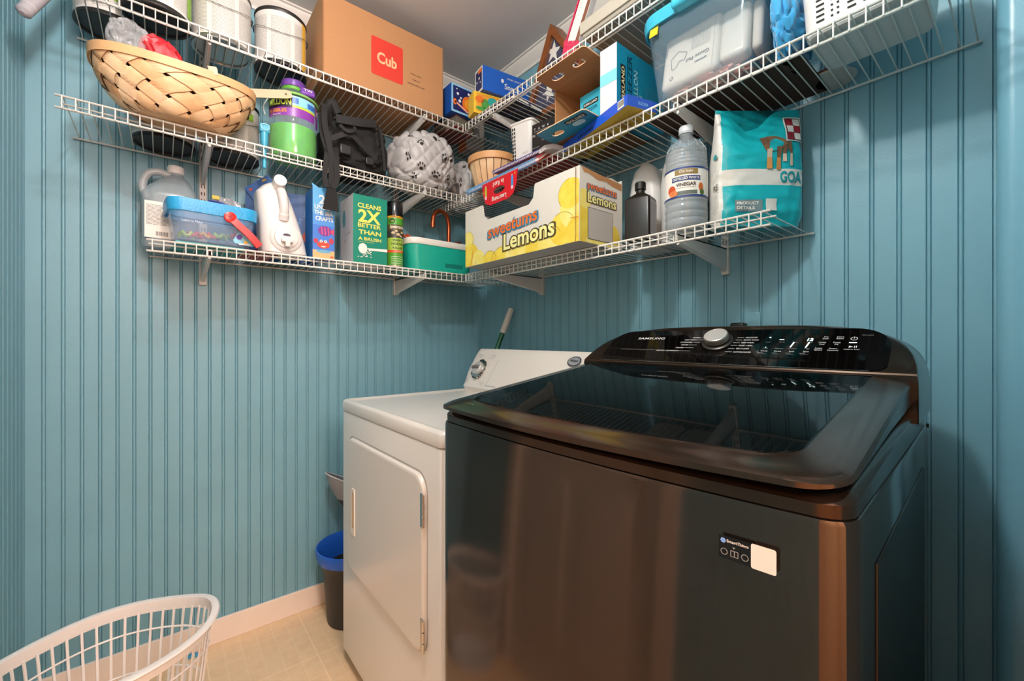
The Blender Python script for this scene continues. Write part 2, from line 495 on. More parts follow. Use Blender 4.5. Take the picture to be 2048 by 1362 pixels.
SLOT = mat('#4a4845', .6)
def standard(label, wall, a, z0, z1):
    rz = 90 if wall == 'L' else 0
    loc = (0.0, a, z0) if wall == 'L' else (a, 0, z0)
    t = thing('shelf_standard', label, 'shelf track', loc, (0, 0, rz), group='slotted white shelf tracks')
    m = MB(); H = z1 - z0
    m.b2(-.011, -.014, 0, .011, -.0005, H, STEELW, .0012)
    sf = plane((0, -.0141, 0))
    k = .016
    while k < H - .02:
        m.patch(sf, -.006, k, -.003, k + .012, SLOT); m.patch(sf, .003, k, .006, k + .012, SLOT)
        k += .0254
    m.build('slotted_channel', t)
    return t
def bracket(label, wall, a, z):
    rz = 90 if wall == 'L' else 0
    loc = (0.0, a, z) if wall == 'L' else (a, 0, z)
    t = thing('shelf_bracket', label, 'bracket', loc, (0, 0, rz), group='white shelf brackets')
    m = MB(); th = .0028
    pr = [(-.0145, -.009), (-.0145, -.074), (-.022, -.078), (-.05, -.066), (-.285, -.030), (-.298, -.026), (-.298, -.009)]
    for sx in (-.005, .005):
        m.loft([[Vector((sx - th / 2, y, zz)) for y, zz in pr], [Vector((sx + th / 2, y, zz)) for y, zz in pr]], STEELW)
    m.b2(-.0064, -.298, -.0125, .0064, -.0145, -.009, STEELW)
    m.tube([(0, -.0145, -.075), (0, -.05, -.066), (0, -.285, -.0305)], .0048, STEELW, 8)
    m.build('bracket_arm', t)
    return t
standard('slotted white track on the left wall beside the clear jug', 'L', -1.226, 1.309, 2.33)
standard('slotted white track on the left wall below the spray can', 'L', -.492, 1.319, 2.33)
standard('slotted white track on the right hand wall behind the lemon box', 'B', .492, 1.314, 2.33)
standard('slotted white track on the right hand wall behind the vinegar bottle', 'B', 1.308, 1.311, 2.33)
for z, n in ((ZB, 'lowest'), (ZM, 'middle'), (ZT, 'top')):
    bracket('white bracket under the %s left shelf near the clear jug' % n, 'L', -1.226, z)
    bracket('white bracket under the %s left shelf near the spray can' % n, 'L', -.492, z)
    bracket('white bracket under the %s right hand shelf near the corner' % n, 'B', .492, z)
    bracket('white bracket under the %s right hand shelf near the feed bag' % n, 'B', 1.308, z)
DB, DM, DT = ZB + .0045, ZM + .0045, ZT + .0045   # deck tops

# ------------------------------------------------------------------ top loading washer
WB = mat('#594e46', 0.10, metal=0.9, bump=0.02, bump_scale=60, stretch=(.02, 1, 14))
_b = WB.node_tree.nodes['Principled BSDF']; _b.inputs['Anisotropic'].default_value = .45; _b.inputs['Anisotropic Rotation'].default_value = .25
_t = WB.node_tree.nodes.new('ShaderNodeTangent'); _t.direction_type = 'RADIAL'; _t.axis = 'Z'; WB.node_tree.links.new(_t.outputs[0], _b.inputs['Tangent'])
WT = mat('#4d3e34', 0.17, metal=0.85)
WSIDE = mat('#34302d', 0.3, metal=0.6)
GLASSB = mat('#060707', 0.03, spec=0.16)
PANELB = mat('#070505', 0.05, spec=0.25)
GREYTXT = mat('#e2e0de', 0.5)
LED = mat('#d8f6f2', 0.4, emit=2.2)
LEDB = mat('#9fe6f0', 0.4, emit=2.0)
wa = thing('washing_machine', 'dark bronze top loading washer with black glass lid beside the white dryer', 'washing machine', (1.1144, -.8876, 0), (0, 0, 2.5))
WW = .686
def wring(inset, z, y1=.70, bulge=.020, rc=.032, y0=0.0, rb=.02):
    """plan outline with bowed front; z may be a function of y"""
    x0, x1 = inset, WW - inset; out = []
    def fy(x): return y0 + inset - bulge * (1 - ((x - WW / 2) / (WW / 2)) ** 2)
    n = 6
    for i in range(n + 1):
        a = PI + i / n * PI / 2
        out.append((x0 + rc + rc * math.cos(a), fy(x0 + rc) + rc + rc * math.sin(a)))
    for i in range(1, 20):
        x = x0 + rc + (x1 - x0 - 2 * rc) * i / 20
        out.append((x, fy(x)))
    for i in range(n + 1):
        a = 1.5 * PI + i / n * PI / 2
        out.append((x1 - rc + rc * math.cos(a), fy(x1 - rc) + rc + rc * math.sin(a)))
    for i in range(n + 1):
        a = i / n * PI / 2
        out.append((x1 - rb + rb * math.cos(a), y1 - inset - rb + rb * math.sin(a)))
    for i in range(n + 1):
        a = PI / 2 + i / n * PI / 2
        out.append((x0 + rb + rb * math.cos(a), y1 - inset - rb + rb * math.sin(a)))
    return [Vector((x, y, z(y) if callable(z) else z)) for x, y in out]
m = MB()
m.loft([wring(.004, .022), wring(0, .026), wring(0, .942), wring(.0015, .946), wring(.006, .947)], WB)
for x, y in ((.06, .06), (WW - .06, .06), (.06, .62), (WW - .06, .62)):
    m.cyl((x, y, 0), (x, y, .03), .022, BLACK, 16)
cab = m.build('cabinet', wa)
m = MB()
m.b2(WW - .001, .10, .10, WW + .0025, .60, .88, WSIDE, .002)
m.cyl((WW, .665, .948), (WW + .004, .665, .948), .004, BLACK, 12)
m.build('side_panel', wa)
zf = lambda y: .966 + .036 * max(0, min(1, y / .45))
m = MB()
m.loft([wring(.003, .9475), wring(.003, lambda y: zf(y) - .006), wring(.006, lambda y: zf(y) - .002), wring(.012, zf)], WT, False, False)
m.loft([wring(.012, zf), wring(.06, lambda y: zf(y) - .010)], BLACK, False, True)  # inner slope coloured black for the shadow under the lid
m.build('top_frame', wa)
# lid : frame that falls away outward around a flat black glass
zg = lambda y: .9955 + .0575 * (y - .05) / .43
def lring(ins, dz, y1=.482, x0=.004, x1=.682, yf=-.013, rc=.05, bulge=.024, y1c=None):
    a0, a1 = x0 + ins, x1 - ins; out = []
    fy = lambda x: yf + ins - bulge * (1 - ((x - .343) / .339) ** 2)
    n = 8
    for i in range(n + 1):
        a = PI + i / n * PI / 2
        out.append((a0 + rc + rc * math.cos(a), fy(a0 + rc) + rc + rc * math.sin(a)))
    for i in range(1, 24):
        x = a0 + rc + (a1 - a0 - 2 * rc) * i / 24
        out.append((x, fy(x)))
    for i in range(n + 1):
        a = 1.5 * PI + i / n * PI / 2
        out.append((a1 - rc + rc * math.cos(a), fy(a1 - rc) + rc + rc * math.sin(a)))
    out += [(a1, y1 * .5), (a1, y1), ((a0 + a1) / 2, y1), (a0, y1), (a0, y1 * .5)]
    if dz < -.03: return [Vector((x, y, zf(y) + .0125 - .008 * max(0, y) / .42 + (dz + .040) * .5)) for x, y in out]
    return [Vector((x, y, zg(y) + dz)) for x, y in out]
m = MB()
rim = [(.014, -.040, .05), (.004, -.039, .05), (.0006, -.034, .05), (.0, -.0105, .05), (.003, -.0065, .05), (.012, -.0045, .05), (.028, -.003, .048), (.044, -.0018, .045), (.050, 0, .044)]
m.loft([lring(i, d, rc=r) for i, d, r in rim], WT, True, False)
lidf = m.build('lid', wa)
m = MB()
m.loft([lring(.0495, -.002, rc=.044), lring(.0495, .0002, rc=.044), lring(.051, .0008, rc=.043)], GLASSB)
m.build('lid_glass', lidf, sharp=8)
m = MB()
sl = plane((0, -.013 + .022, zg(.009) - .0045), (1, 0, 0), (0, 1, .134))
m.text(sl, '1  OPEN  RINSE', (.105, .006), .011, mat('#8a8330', .5), .0022, width=.07)
m.line(sl, [(.19, -.004), (.2, .008), (.235, .014), (.27, .014)], .0012, mat('#8b7a63', .4), .0018)
m.line(sl, [(.20, -.006), (.21, .006), (.245, .012), (.27, .012)], .0012, mat('#8b7a63', .4), .0018)
m.build('lid_markings', wa, into='lid')
# console
def hz(x):
    s_ = abs((x - .343) / .347)
    return 1.005 + .142 * max(0.0, 1 - s_ ** 4) ** .25
def csec(x):
    top = hz(x); k = (top - 1.005) / .142
    pts = [(.482, .975), (.480, min(1.0545, top)), (.4815, min(1.0575, top))]
    zt = max(min(1.1395, top - .004), pts[-1][1])
    yt = .4815 + (zt - 1.0575) * .12 / .083 if zt > 1.0575 else .4815
    pts += [(yt, zt), (yt + .006, max(zt, top - .0012)), (yt + .018, top), (max(yt + .03, .66), top - .004 * k), (.692, top - .02 * k), (.70, top - .045 * k), (.70, .975)]
    return [Vector((x, a, max(b, .975))) for a, b in pts]
m = MB()
xs = [.343 + .3468 * math.sin(PI / 2 * (i / 30 - 1)) * 1.0 for i in range(61)]
m.loft([csec(x) for x in xs], WT, True, True)
m.build('console', wa, sharp=28)
pn = plane((0, .4815, 1.0578), (1, 0, 0), (0, .12, .083))
m = MB()
def pout(off_in):
    o = []; lx = .012 + off_in; rx = WW - .020 - off_in
    o += [(.048 + off_in, .0005 + off_in * .4), (WW - .066, .0005 + off_in * .4), (WW - .045, .006), (WW - .037, .016)]
    for k in range(0, 9):
        a = k / 8 * PI / 2
        o.append((WW - .098 + .061 * math.cos(a) + (.0) , .075 + .0625 * math.sin(a)))
    for k in range(0, 9):
        a = PI / 2 + k / 8 * PI / 2
        o.append((.098 + .054 * math.cos(a), .085 + .0525 * math.sin(a)))
    return o
m.poly(pn, pout(0), PANELB, .0012)
m.line(pn, [(.05, .001), (WW - .06, .001)], .0015, CHROME, .0016)
m.line(pn, [(.30, .001)] , .001, CHROME)
cp = m.build('control_panel', wa)
m = MB()
K = (.3385, .0865)
m.text(pn, 'SAMSUNG', (.160, .101), .0125, GREYTXT, .0018, .012, width=.078, shear=0)
m.patch(pn, .092, .0495, .213, .0505, mat('#7d7b79', .5), .0018)
for i, (s_, yy) in enumerate((('NORMAL', .1045), ('HEAVY DUTY', .0945), ('ACTIVEWEAR', .084), ('WHITES', .073), ('COLORS', .061), ('BEDDING / WATERPROOF', .048))):
    m.text(pn, s_, (.293 - .007 * i, yy), .0062, GREYTXT, .0018, .01, align='r', sx=.8)
    m.patch(pn, .2945 - .007 * i, yy - .0004, .306 - .004 * i, yy + .0004, GREYTXT, .0018)
for i, (s_, yy) in enumerate((('DELICATES', .1045), ('QUICK WASH', .0945), ('DEEP WASH', .084), ('RINSE + SPIN', .073), ('SELF CLEAN', .061), ('DOWNLOADED', .048))):
    m.text(pn, s_, (.396 - .002 * i, yy), .0062, GREYTXT, .0018, .01, align='l', sx=.8)
    m.patch(pn, .378 - .002 * i, yy - .0004, .393 - .002 * i, yy + .0004, GREYTXT, .0018)
for i, (s_, u) in enumerate((('Temp', .446), ('Rinse', .472), ('Soil', .497), ('Spin', .522))):
    m.text(pn, s_, (u, .054), .0062, GREYTXT, .0018)
    m.text(pn, ('Cold', 'Normal', 'Medium', 'High')[i], (u, .064), .005, mat('#8b8987', .5), .0018)
    m.patch(pn, u - .010, .0475, u - .0005, .0480, GREYTXT, .0018); m.patch(pn, u - .008, .0435, u + .006, .0442, mat('#8b8987', .5), .0018)
    m.text(pn, ('Lock', 'Wi-Fi', 'Time', 'Delay')[i], (u, .087), .0045, mat('#8b8987', .5), .0018)
for i, rw in enumerate(((('Pre', 'Soak'), ('Extra', 'Rinse')), (('Delay', 'End'), ('Deep', 'Fill')), (('Super', 'Speed'), ('Smart', 'Control')))):
    for j, (a_, b_) in enumerate(rw):
        u = .547 + .0235 * j - .003 * i; v_ = .1035 - .020 * i
        m.text(pn, a_, (u, v_ + .003), .0055, GREYTXT, .0018); m.text(pn, b_, (u, v_ - .003), .0055, GREYTXT, .0018)
m.text(pn, 'Hold to Start', (.5935, .0645), .0045, GREYTXT, .0018)
m.text(pn, 'Connect', (.612, .1125), .005, mat('#8b8987', .5), .0018)
m.poly(pn, [(.588, .0695), (.588, .0765), (.5945, .073)], GREYTXT, .0018)
m.patch(pn, .596, .0695, .5972, .0765, GREYTXT, .0018); m.patch(pn, .5988, .0695, .600, .0765, GREYTXT, .0018)
ring = [(.5925 + .0052 * math.cos(R(110 + i * 32)), .1005 + .0052 * math.sin(R(110 + i * 32))) for i in range(11)]
m.line(pn, ring, .0012, GREYTXT, .0018); m.patch(pn, .5919, .1005, .5931, .107, GREYTXT, .0018)
m.build('control_lettering', wa)
m = MB()
m.text(pn, '12', (.522, .0965), .0125, LED, .002, .02, shear=.1)
m.patch(pn, .5865, .0858, .5985, .0876, LED, .002)
m.patch(pn, .4655, .0958, .4745, .0972, LED, .002)
m.patch(pn, .4445, .1030, .4475, .1060, LED, .002); m.patch(pn, .4455, .066, .4470, .0685, LED, .002)
for u in (.4905, .5175): m.poly(pn, [(u, .068), (u + .0022, .068), (u + .0055, .0865), (u + .0030, .0865)], LED, .002)
m.build('display_digits', wa)
kn = Matrix.Translation(pn(K[0], K[1], .0012)) @ Matrix.Rotation(math.atan2(.12, .083) - PI / 2 + PI / 2 - R(0), 4, 'X')
tilt = Matrix.Rotation(math.atan2(.083, .12), 4, 'X')
kn = Matrix.Translation(pn(K[0], K[1], .0012)) @ tilt
m = MB(); m.M = kn
m.lathe([(.0345, .0), (.0345, .003), (.032, .0045), (.029, .005)], mat('#4a4643', .35, metal=.8), 48)
m.build('dial_ring', cp)
m = MB(); m.M = kn
m.lathe([(.0265, .004), (.0265, .0075)], BLACK, 48)
pr = [(.0270, .008), (.0275, .010), (.0272, .019), (.0262, .0212), (.0250, .0218), (.0248, .0214)]
m.lathe(pr, mat('#c4c1bd', .28, metal=.8), 64, cap1=False)
m.lathe([(.0248, .0214), (0.0001, .0218)], mat('#e4e2de', .32, metal=.55, bump=.25, bump_scale=260), 64, cap0=False)
for i in range(9):
    a = -PI / 2 + .35 + (i - 4) * .16
    m.cyl((.0276 * math.cos(a), .0276 * math.sin(a), .011), (.0274 * math.cos(a), .0274 * math.sin(a), .018), .0005, BLACK, 6)
m.build('cycle_dial', cp)
# corner sticker, the code square left blank
m = MB()
st = plane((.574, -.0173, .885), (1, .056, 0), (0, 0, 1))
m.poly(st, rpts(0, 0, .031, .024, .001), mat('#0c0d10', .3), .0012)
m.poly(st, rpts(.031, -.0005, .0535, .0245, .0022), PAPER, .0013)
m.disc(st, (.0045, .0190), .0029, .0029, mat('#7fa6e6', .4), .0016, 6)
m.text(st, 'SmartThings', (.0185, .0190), .0042, PAPER, .0016, .02)
G8 = mat('#9a9b98', .5)
for cx in (.0055, .0155, .0255):
    rg = [(cx + .0032 * math.cos(2 * PI * i / 12), .0075 + .0032 * math.sin(2 * PI * i / 12)) for i in range(13)]
    if cx == .0155: rg = [(cx - .0035, .0045), (cx + .0035, .0045), (cx + .0035, .0105), (cx - .0035, .0105), (cx - .0035, .0045), (cx, .0045), (cx, .0105)]
    m.line(st, rg, .0007, G8, .0016)
m.poly(st, [(.0135, .0145), (.0165, .0145), (.015, .0125)], G8, .0016)
m.build('sticker', wa)

# ------------------------------------------------------------------ dryer
DW = mat('#dcd7d0', 0.28, coat=0.3)
DXa, DXb, DYf, DYb = .378, 1.064, -.855, -.19
dr = thing('dryer', 'white front loading clothes dryer standing left of the dark washer', 'dryer', (DXa, DYf, 0))
w_, d_ = DXb - DXa, DYb - DYf
def dring(ins, z, r=.016):
    return rrect(w_ - 2 * ins, d_ - 2 * ins, r, 6, w_ / 2, d_ / 2, z)
m = MB()
m.loft([dring(.03, .012), dring(.03, .05)], mat('#8f8b85', .5))
m.loft([dring(.0, .05), dring(0, .862), dring(.002, .866), dring(.006, .867)], DW)
for x, y in ((.06, .06), (w_ - .06, .06), (.06, d_ - .06), (w_ - .06, d_ - .06)): m.cyl((x, y, 0), (x, y, .03), .018, BLACK, 12)
m.build('cabinet', dr)
m = MB()
m.loft([dring(.006, .8675), dring(-.001, .869), dring(-.002, .874), dring(-.002, .896), dring(.001, .903), dring(.006, .9065), dring(.014, .9065), dring(.022, .903), dring(.03, .901)], DW)
m.build('top_panel', dr)
m = MB()
dx0, dx1, dz0, dz1 = .072, .614, .362, .791
sf = plane((0, 0, 0))
def door_ring(ins, y):
    return [Vector((a, y, b)) for a, b in rpts(dx0 + ins, dz0 + ins, dx1 - ins, dz1 - ins, .045 - ins * .5, 8)]
m.loft([door_ring(-.006, -.0003), door_ring(-.003, -.0008), door_ring(-.001, .003)], mat('#a9a49d', .4), False, False)
m.loft([door_ring(-.0005, .003), door_ring(0.0, -.004), door_ring(.003, -.0085), door_ring(.008, -.010)], DW)
dd = m.build('door', dr)
m = MB()
hx, hz_ = .142, .563
m.loft([[Vector((a, -.0102, b)) for a, b in rpts(hx - .013, hz_ - .078, hx + .015, hz_ + .072, .004)],
        [Vector((a, -.0128, b)) for a, b in rpts(hx - .012, hz_ - .077, hx + .014, hz_ + .071, .004)],
        [Vector((a, -.0122, b)) for a, b in rpts(hx - .0085, hz_ - .056, hx + .0075, hz_ + .060, .007)],
        [Vector((a, .004, b)) for a, b in rpts(hx - .006, hz_ - .048, hx + .0075, hz_ + .048, .006)]][:3], mat('#ece4d6', .35), False, False)
m.loft([[Vector((a, -.0122, b)) for a, b in rpts(hx - .0085, hz_ - .056, hx + .0075, hz_ + .060, .007)],
        [Vector((a, -.0106, b)) for a, b in rpts(hx - .004, hz_ - .048, hx + .0065, hz_ + .052, .005)]], mat('#c9a983', .45), False, True)
m.build('door_handle', dd)
for zz in (.711, .415):
    m = MB()
    m.b2(dx1 - .010, -.0125, zz - .040, dx1 + .002, -.0095, zz + .040, CHROME, .001)
    for k in range(3): m.cyl((dx1 + .0035, -.011, zz - .038 + k * .0265), (dx1 + .0035, -.011, zz - .038 + k * .0265 + .0225), .0035, CHROME, 12)
    m.build('hinge', dr)
# console with a raked face and rounded left end
yb0, yt0 = .485, .565
C0 = Vector((.0, 0, 0))
csx = [0.012, .018, .03, .06, w_ - .06, w_ - .03, w_ - .018, w_ - .012]
def dcs(x):
    e = min(x - .012, w_ - .012 - x); k = math.sqrt(max(0, 1 - (1 - min(1, e / .02)) ** 2))
    zt = 1.060 + .013 * k; yf = .008 * (1 - k)
    return [Vector((x, yb0 + yf + .006, .901)), Vector((x, yb0 + yf, .920)), Vector((x, yb0 + .006 + yf, .930)), Vector((x, yb0 + .028 + yf, .985)), Vector((x, yt0 - .014 + yf, 1.045)), Vector((x, yt0 + yf, zt - .006)), Vector((x, yt0 + .010, zt)), Vector((x, yt0 + .05, zt - .004)), Vector((x, yt0 + .085, .99)), Vector((x, yt0 + .085, .901))]
m = MB(); m.loft([dcs(x) for x in csx], DW); dcon = m.build('console', dr, sharp=40)
fsy = plane((0, yb0 + .0155, .9495), (1, 0, 0), (0, .0465, .106))
m = MB()
def cy(v):   # depth of the console face above the flat working plane
    return 0
def fc(a, b, off=0):
    pr = [(.900, .487), (.930, .491), (.985, .513), (1.045, .551), (1.060, .566)]
    for (z0, y0_), (z1, y1_) in zip(pr, pr[1:]):
        if b <= z1 or z1 == 1.060:
            n = Vector((0, -(z1 - z0), y1_ - y0_)).normalized()
            return Vector((a, y0_ + (y1_ - y0_) * (b - z0) / (z1 - z0), b)) + n * (off + .0003)
LG = mat('#c3c2c2', .4); TXTD = mat('#8d8a88', .5)
m.poly(fc, [(.160, .922), (.245, .922), (.23, .934), (.172, .934)], mat('#b4b8bb', .4), .0005)
m.line(fc, [(.163, .928), (.178, .95), (.188, .985), (.19, 1.03)], .0008, TXTD, .0008)
for cx_, cz_, s_ in ((.055, 1.046, 'Timed Dry'), (.145, 1.046, 'Auto Dry'), (.035, .948, 'Damp'), (.14, .940, 'Start  On')):
    m.text(fc, s_, (cx_, cz_), .007, TXTD, .0008); m.patch(fc, cx_ - .008, cz_ - .008, cx_ + .006, cz_ - .007, TXTD, .0008)
for a in (20, 55, 120, 200, 330):
    m.line(fc, [(.094 + .046 * math.cos(R(a)), .990 + .050 * math.sin(R(a))), (.094 + .058 * math.cos(R(a)), .990 + .062 * math.sin(R(a)))], .0007, TXTD, .0008)
m.build('console_lettering', dr, into='console')
m = MB()
m.disc(fc, (.585, 1.040), .029, .0155, mat('#3d4550', .3), .0035, 32)
m.disc(fc, (.585, 1.040), .0245, .0120, mat('#a9aeb3', .3, metal=.4), .0042, 32)
m.text(fc, 'Whirlpool', (.585, 1.041), .0095, mat('#1d2733', .4), .0048, .02, width=.034)
m.build('badge', dcon)
km = Matrix.Translation(fc(.094, .991, .001)) @ Matrix.Rotation(R(90 - 31), 4, 'X') @ Matrix.Diagonal((1.45, 1.45, .95, 1))
m = MB(); m.M = km
m.lathe([(.028, -.002), (.028, .004), (.0245, .0065), (.022, .007)], CHROME, 40)
for i in range(26):
    a = 2 * PI * i / 26
    if i % 4 != 1: m.box((.0278 * math.cos(a), .0278 * math.sin(a), .0035), (.0042, .0028, .004), BLACK, 0, 1, Matrix.Rotation(a, 4, 'Z'))
m.lathe([(.0195, .006), (.0190, .018), (.0165, .0205)], mat('#d9d8d6', .3, metal=.5), 40)
m.box((0, 0, .0235), (.031, .0085, .010), mat('#84807d', .3, metal=.5), .003, 3, Matrix.Rotation(R(8), 4, 'Z'))
m.build('timer_dial', dcon)

# ------------------------------------------------------------------ floor things
# broom handle in the gap left of the dryer
br = thing('broom', 'green broom pole with a white foam grip leaning behind the dryer', 'broom', (.205, -.50, 0))
A_, B_ = Vector((0, 0, .06)), Vector((.092, .473, 1.262))
q = A_.lerp(B_, .90)
m = MB(); m.cyl(A_, q, .0118, mat('#0f5a3c', .3), 16); m.build('pole', br)
m = MB(); m.tube([q, q.lerp(B_, .02), B_.lerp(q, .06), B_.lerp(q, .015), B_], [.0145, .0155, .0155, .0135, .008], mat('#d9d7d2', .6, bump=.6, bump_scale=120), 18); m.build('grip', br)
m = MB()
m.box((0, 0, .10), (.15, .035, .04), mat('#0f5a3c', .4), .008)
for i in range(60):
    x = -.07 + .14 * (i % 20) / 19; y = -.012 + .012 * (i // 20)
    m.tube([(x, y, .085), (x * 1.1, y * 1.3, .002)], .0014, mat('#2b2b2b', .7), 4)
m.build('brush_head', br)

# small waste bin with blue liner
BINM = mat('#2f2c2a', .5)
bn = thing('waste_bin', 'small dark grey waste bin with blue liner between wall and dryer', 'bin', (.162, -.742, 0))
m = MB()
m.lathe([(.092, .0), (.097, .003), (.099, .02), (.112, .2), (.1125, .205), (.1155, .207), (.122, .235), (.130, .245), (.133, .27), (.136, .283), (.138, .285), (.1355, .287), (.132, .283), (.128, .26), (.108, .2), (.095, .012), (0, .01)], BINM, 48, cap0=True, cap1=False)
m.build('bin_body', bn)
m = MB()
m.lathe([(.133, .248), (.1375, .262), (.1400, .285), (.1385, .2925), (.134, .294), (.129, .286), (.118, .27), (.108, .19), (.095, .03), (0.0001, .02)], mat('#2260c8', .25, bump=.5, bump_scale=30), 48, cap0=False, cap1=False)
m.build('bin_liner', bn)
# grey dustpan hung up beside the dryer
dp = thing('dustpan', 'grey plastic scoop dustpan standing up in the small waste bin', 'dustpan', (.108, -.722, 0))
m = MB(); G = mat('#8f9092', .4)
rings = []
for k in range(9):
    t_ = k / 8; c = Vector((-.01 * t_, -.030 * t_, .405 + .125 * t_)); r0 = .028 + .050 * math.sin(t_ * PI / 2)
    rings.append([c + Vector((r0 * .75 * math.cos(a), r0 * math.sin(a), -.55 * r0 * math.sin(a) * t_)) for a in [2 * PI * i / 28 for i in range(28)]])
m.loft(rings[:4], mat('#3c3c3e', .5), True, False); m.loft(rings[3:], G, False, False)
m.loft([[p + (rings[k][0] + rings[k][14] - p * 2) * .03 for p in rings[k]] for k in range(8, 0, -1)], mat('#77787b', .45), False, True)
m.tube([rings[-1][i] for i in range(28)], .0028, mat('#c4c4c5', .4), 8, closed=True)
m.build('scoop', dp)
m = MB(); m.tube([(.040, .0, .050), (.0, 0, .410)], .010, mat('#3a3a3c', .5), 14); m.build('handle_pole', dp)

# white oval laundry basket
BK = mat('#e4e2df', .35)
lb = thing('laundry_basket', 'white oval plastic laundry basket with slatted sides on the floor', 'laundry basket', (.520, -1.432, 0), (0, 0, 4))
def el(a, b, z, ph): return Vector((b * math.cos(ph) * (1 + .06 * math.cos(2 * ph) ** 2), a * math.sin(ph), z))
HH = .39
fa = lambda z: .150 + .046 * z / HH
fb = lambda z: .108 + .046 * z / HH
def zr(ph): return HH + .012 * (abs(math.sin(ph)) ** 6)
m = MB(); rg = []
for i in range(72):
    ph = 2 * PI * i / 72; z = zr(ph)
    o_ = Vector((math.cos(ph), math.sin(ph), 0))
    c = el(fa(HH), fb(HH), z, ph)
    rg.append([c + o_ * a_ + Vector((0, 0, b_)) for a_, b_ in ((0, -.024), (.003, -.024), (.004, -.006), (.014, -.001), (.0165, .002), (.014, .0065), (.005, .008), (-.001, .006), (-.002, -.002))])
rg.append(rg[0]); m.loft(rg, BK, False, False); m.build('rim', lb)
m = MB()
m.lathe([(0.0001, .0), (1, .0), (1.03, .006), (1.05, .03), (1.03, .03), (1.0, .008), (0.0001, .006)], BK, 64, sx=.1165, sy=.152, cap0=False, cap1=False)
m.build('base', lb)
m = MB()
for i in range(44):
    ph = 2 * PI * i / 44
    m.ribbon([el(fa(z), fb(z), z, ph) for z in (.02, .15, .28, zr(ph) - .018)], .0052, .003, BK, Vector((math.cos(ph), math.sin(ph), 0)))
m.build('side_slats', lb)
for z in (.12, .225, .325):
    m = MB(); m.tube([el(fa(z), fb(z), z, 2 * PI * i / 64) for i in range(64)], .0024, BK, 6, closed=True); m.build('side_ring', lb)
for z in (.0,):
    pass
c_ = MB(); c_.b2(-.02, -.008, 0, .02, .008, .009, mat('#3b9cc9', .35), .003); c_.b2(-.012, -.005, .008, .008, .005, .014, mat('#3b9cc9', .35), .002)
tag(c_.build('plastic_clip', loc=(.036, -1.255, 0), rot=(0, 0, R(80))), 'small blue plastic clip on the floor at the left baseboard', 'clip')
# outlet and plug behind the washer
ou = thing('wall_outlet', 'teal painted outlet plate on the wall above the washer console', 'outlet', (1.382, 0, 1.155))
m = MB(); m.b2(-.022, -.005, -.04, .022, -.0006, .037, TEAL, .002); m.b2(-.012, -.0062, -.028, .012, -.004, -.004, mat('#4d8c98', .4), .001); m.build('cover_plate', ou)
pl = thing('power_plug', 'black power plug and cord in the outlet above the washer', 'plug', (1.352, -.004, 1.145))
m = MB(); m.b2(-.020, -.034, -.016, .020, -.003, .018, BLACK, .006, 3); m.build('plug_body', pl)
m = MB(); m.tube(bez([(0, -.025, -.012), (.002, -.028, -.06), (-.01, -.03, -.2), (-.03, -.03, -.5)]), .004, BLACK, 8); m.build('cord', pl)
# ------------------------------------------------------------------ helpers for shelf goods
def tl(name, label, cat, x, y, z, rot=0, group=None):
    """thing on a left wall shelf: local front is -Y, turned to face the room (+X)"""
    return thing(name, label, cat, (x, y, z), (0, 0, 90 + rot), group)
def carton(mb, w, d, h, mats, r=.0012, x=0, y=0, z=0):
    """closed box, base at z; mats: dict F B L R T D or a single material"""
    g = (lambda k: mats) if not isinstance(mats, dict) else (lambda k: mats.get(k, mats['*']))
    X0, X1, Y0, Y1, Z0, Z1 = x - w / 2, x + w / 2, y - d / 2, y + d / 2, z, z + h
    mb.b2(X0 + .0004, Y0 + .0004, Z0 + .0004, X1 - .0004, Y1 - .0004, Z1 - .0004, g('*') if isinstance(mats, dict) else mats, 0)
    q = lambda a, b, c, e, k: mb.add([a, b, c, e], [(0, 1, 2, 3)], g(k))
    V = Vector
    q(V((X0, Y0, Z0)), V((X1, Y0, Z0)), V((X1, Y0, Z1)), V((X0, Y0, Z1)), 'F')
    q(V((X1, Y1, Z0)), V((X0, Y1, Z0)), V((X0, Y1, Z1)), V((X1, Y1, Z1)), 'B')
    q(V((X0, Y1, Z0)), V((X0, Y0, Z0)), V((X0, Y0, Z1)), V((X0, Y1, Z1)), 'L')
    q(V((X1, Y0, Z0)), V((X1, Y1, Z0)), V((X1, Y1, Z1)), V((X1, Y0, Z1)), 'R')
    q(V((X0, Y0, Z1)), V((X1, Y0, Z1)), V((X1, Y1, Z1)), V((X0, Y1, Z1)), 'T')
    q(V((X0, Y1, Z0)), V((X1, Y1, Z0)), V((X1, Y0, Z0)), V((X0, Y0, Z0)), 'D')
def cdisc(mb, sf, c, rx, ry, rect, m, off, n=28):
    p = []
    for k in range(n):
        a = c[0] + rx * math.cos(2 * PI * k / n); b = c[1] + ry * math.sin(2 * PI * k / n)
        q = (min(max(a, rect[0]), rect[2]), min(max(b, rect[1]), rect[3]))
        if not p or q != p[-1]: p.append(q)
    if len(p) > 2: mb.poly(sf, p, m, off)
def barcode(mb, sf, x0, y0, x1, y1, off=.0016, seed=2, vert=False):
    rd = random.Random(seed); mb.patch(sf, x0, y0, x1, y1, PAPER, off)
    x = x0 + .05 * (x1 - x0)
    while x < x1 - .06 * (x1 - x0):
        w = rd.uniform(.012, .04) * (x1 - x0); mb.patch(sf, x, y0 + .18 * (y1 - y0), x + w, y1 - .08 * (y1 - y0), INK, off + .0005); x += w * rd.uniform(1.6, 2.6)
def star(c, r, rot=90, k=.42):
    return [(c[0] + (r if i % 2 == 0 else r * k) * math.cos(R(rot + i * 36)), c[1] + (r if i % 2 == 0 else r * k) * math.sin(R(rot + i * 36))) for i in range(10)]
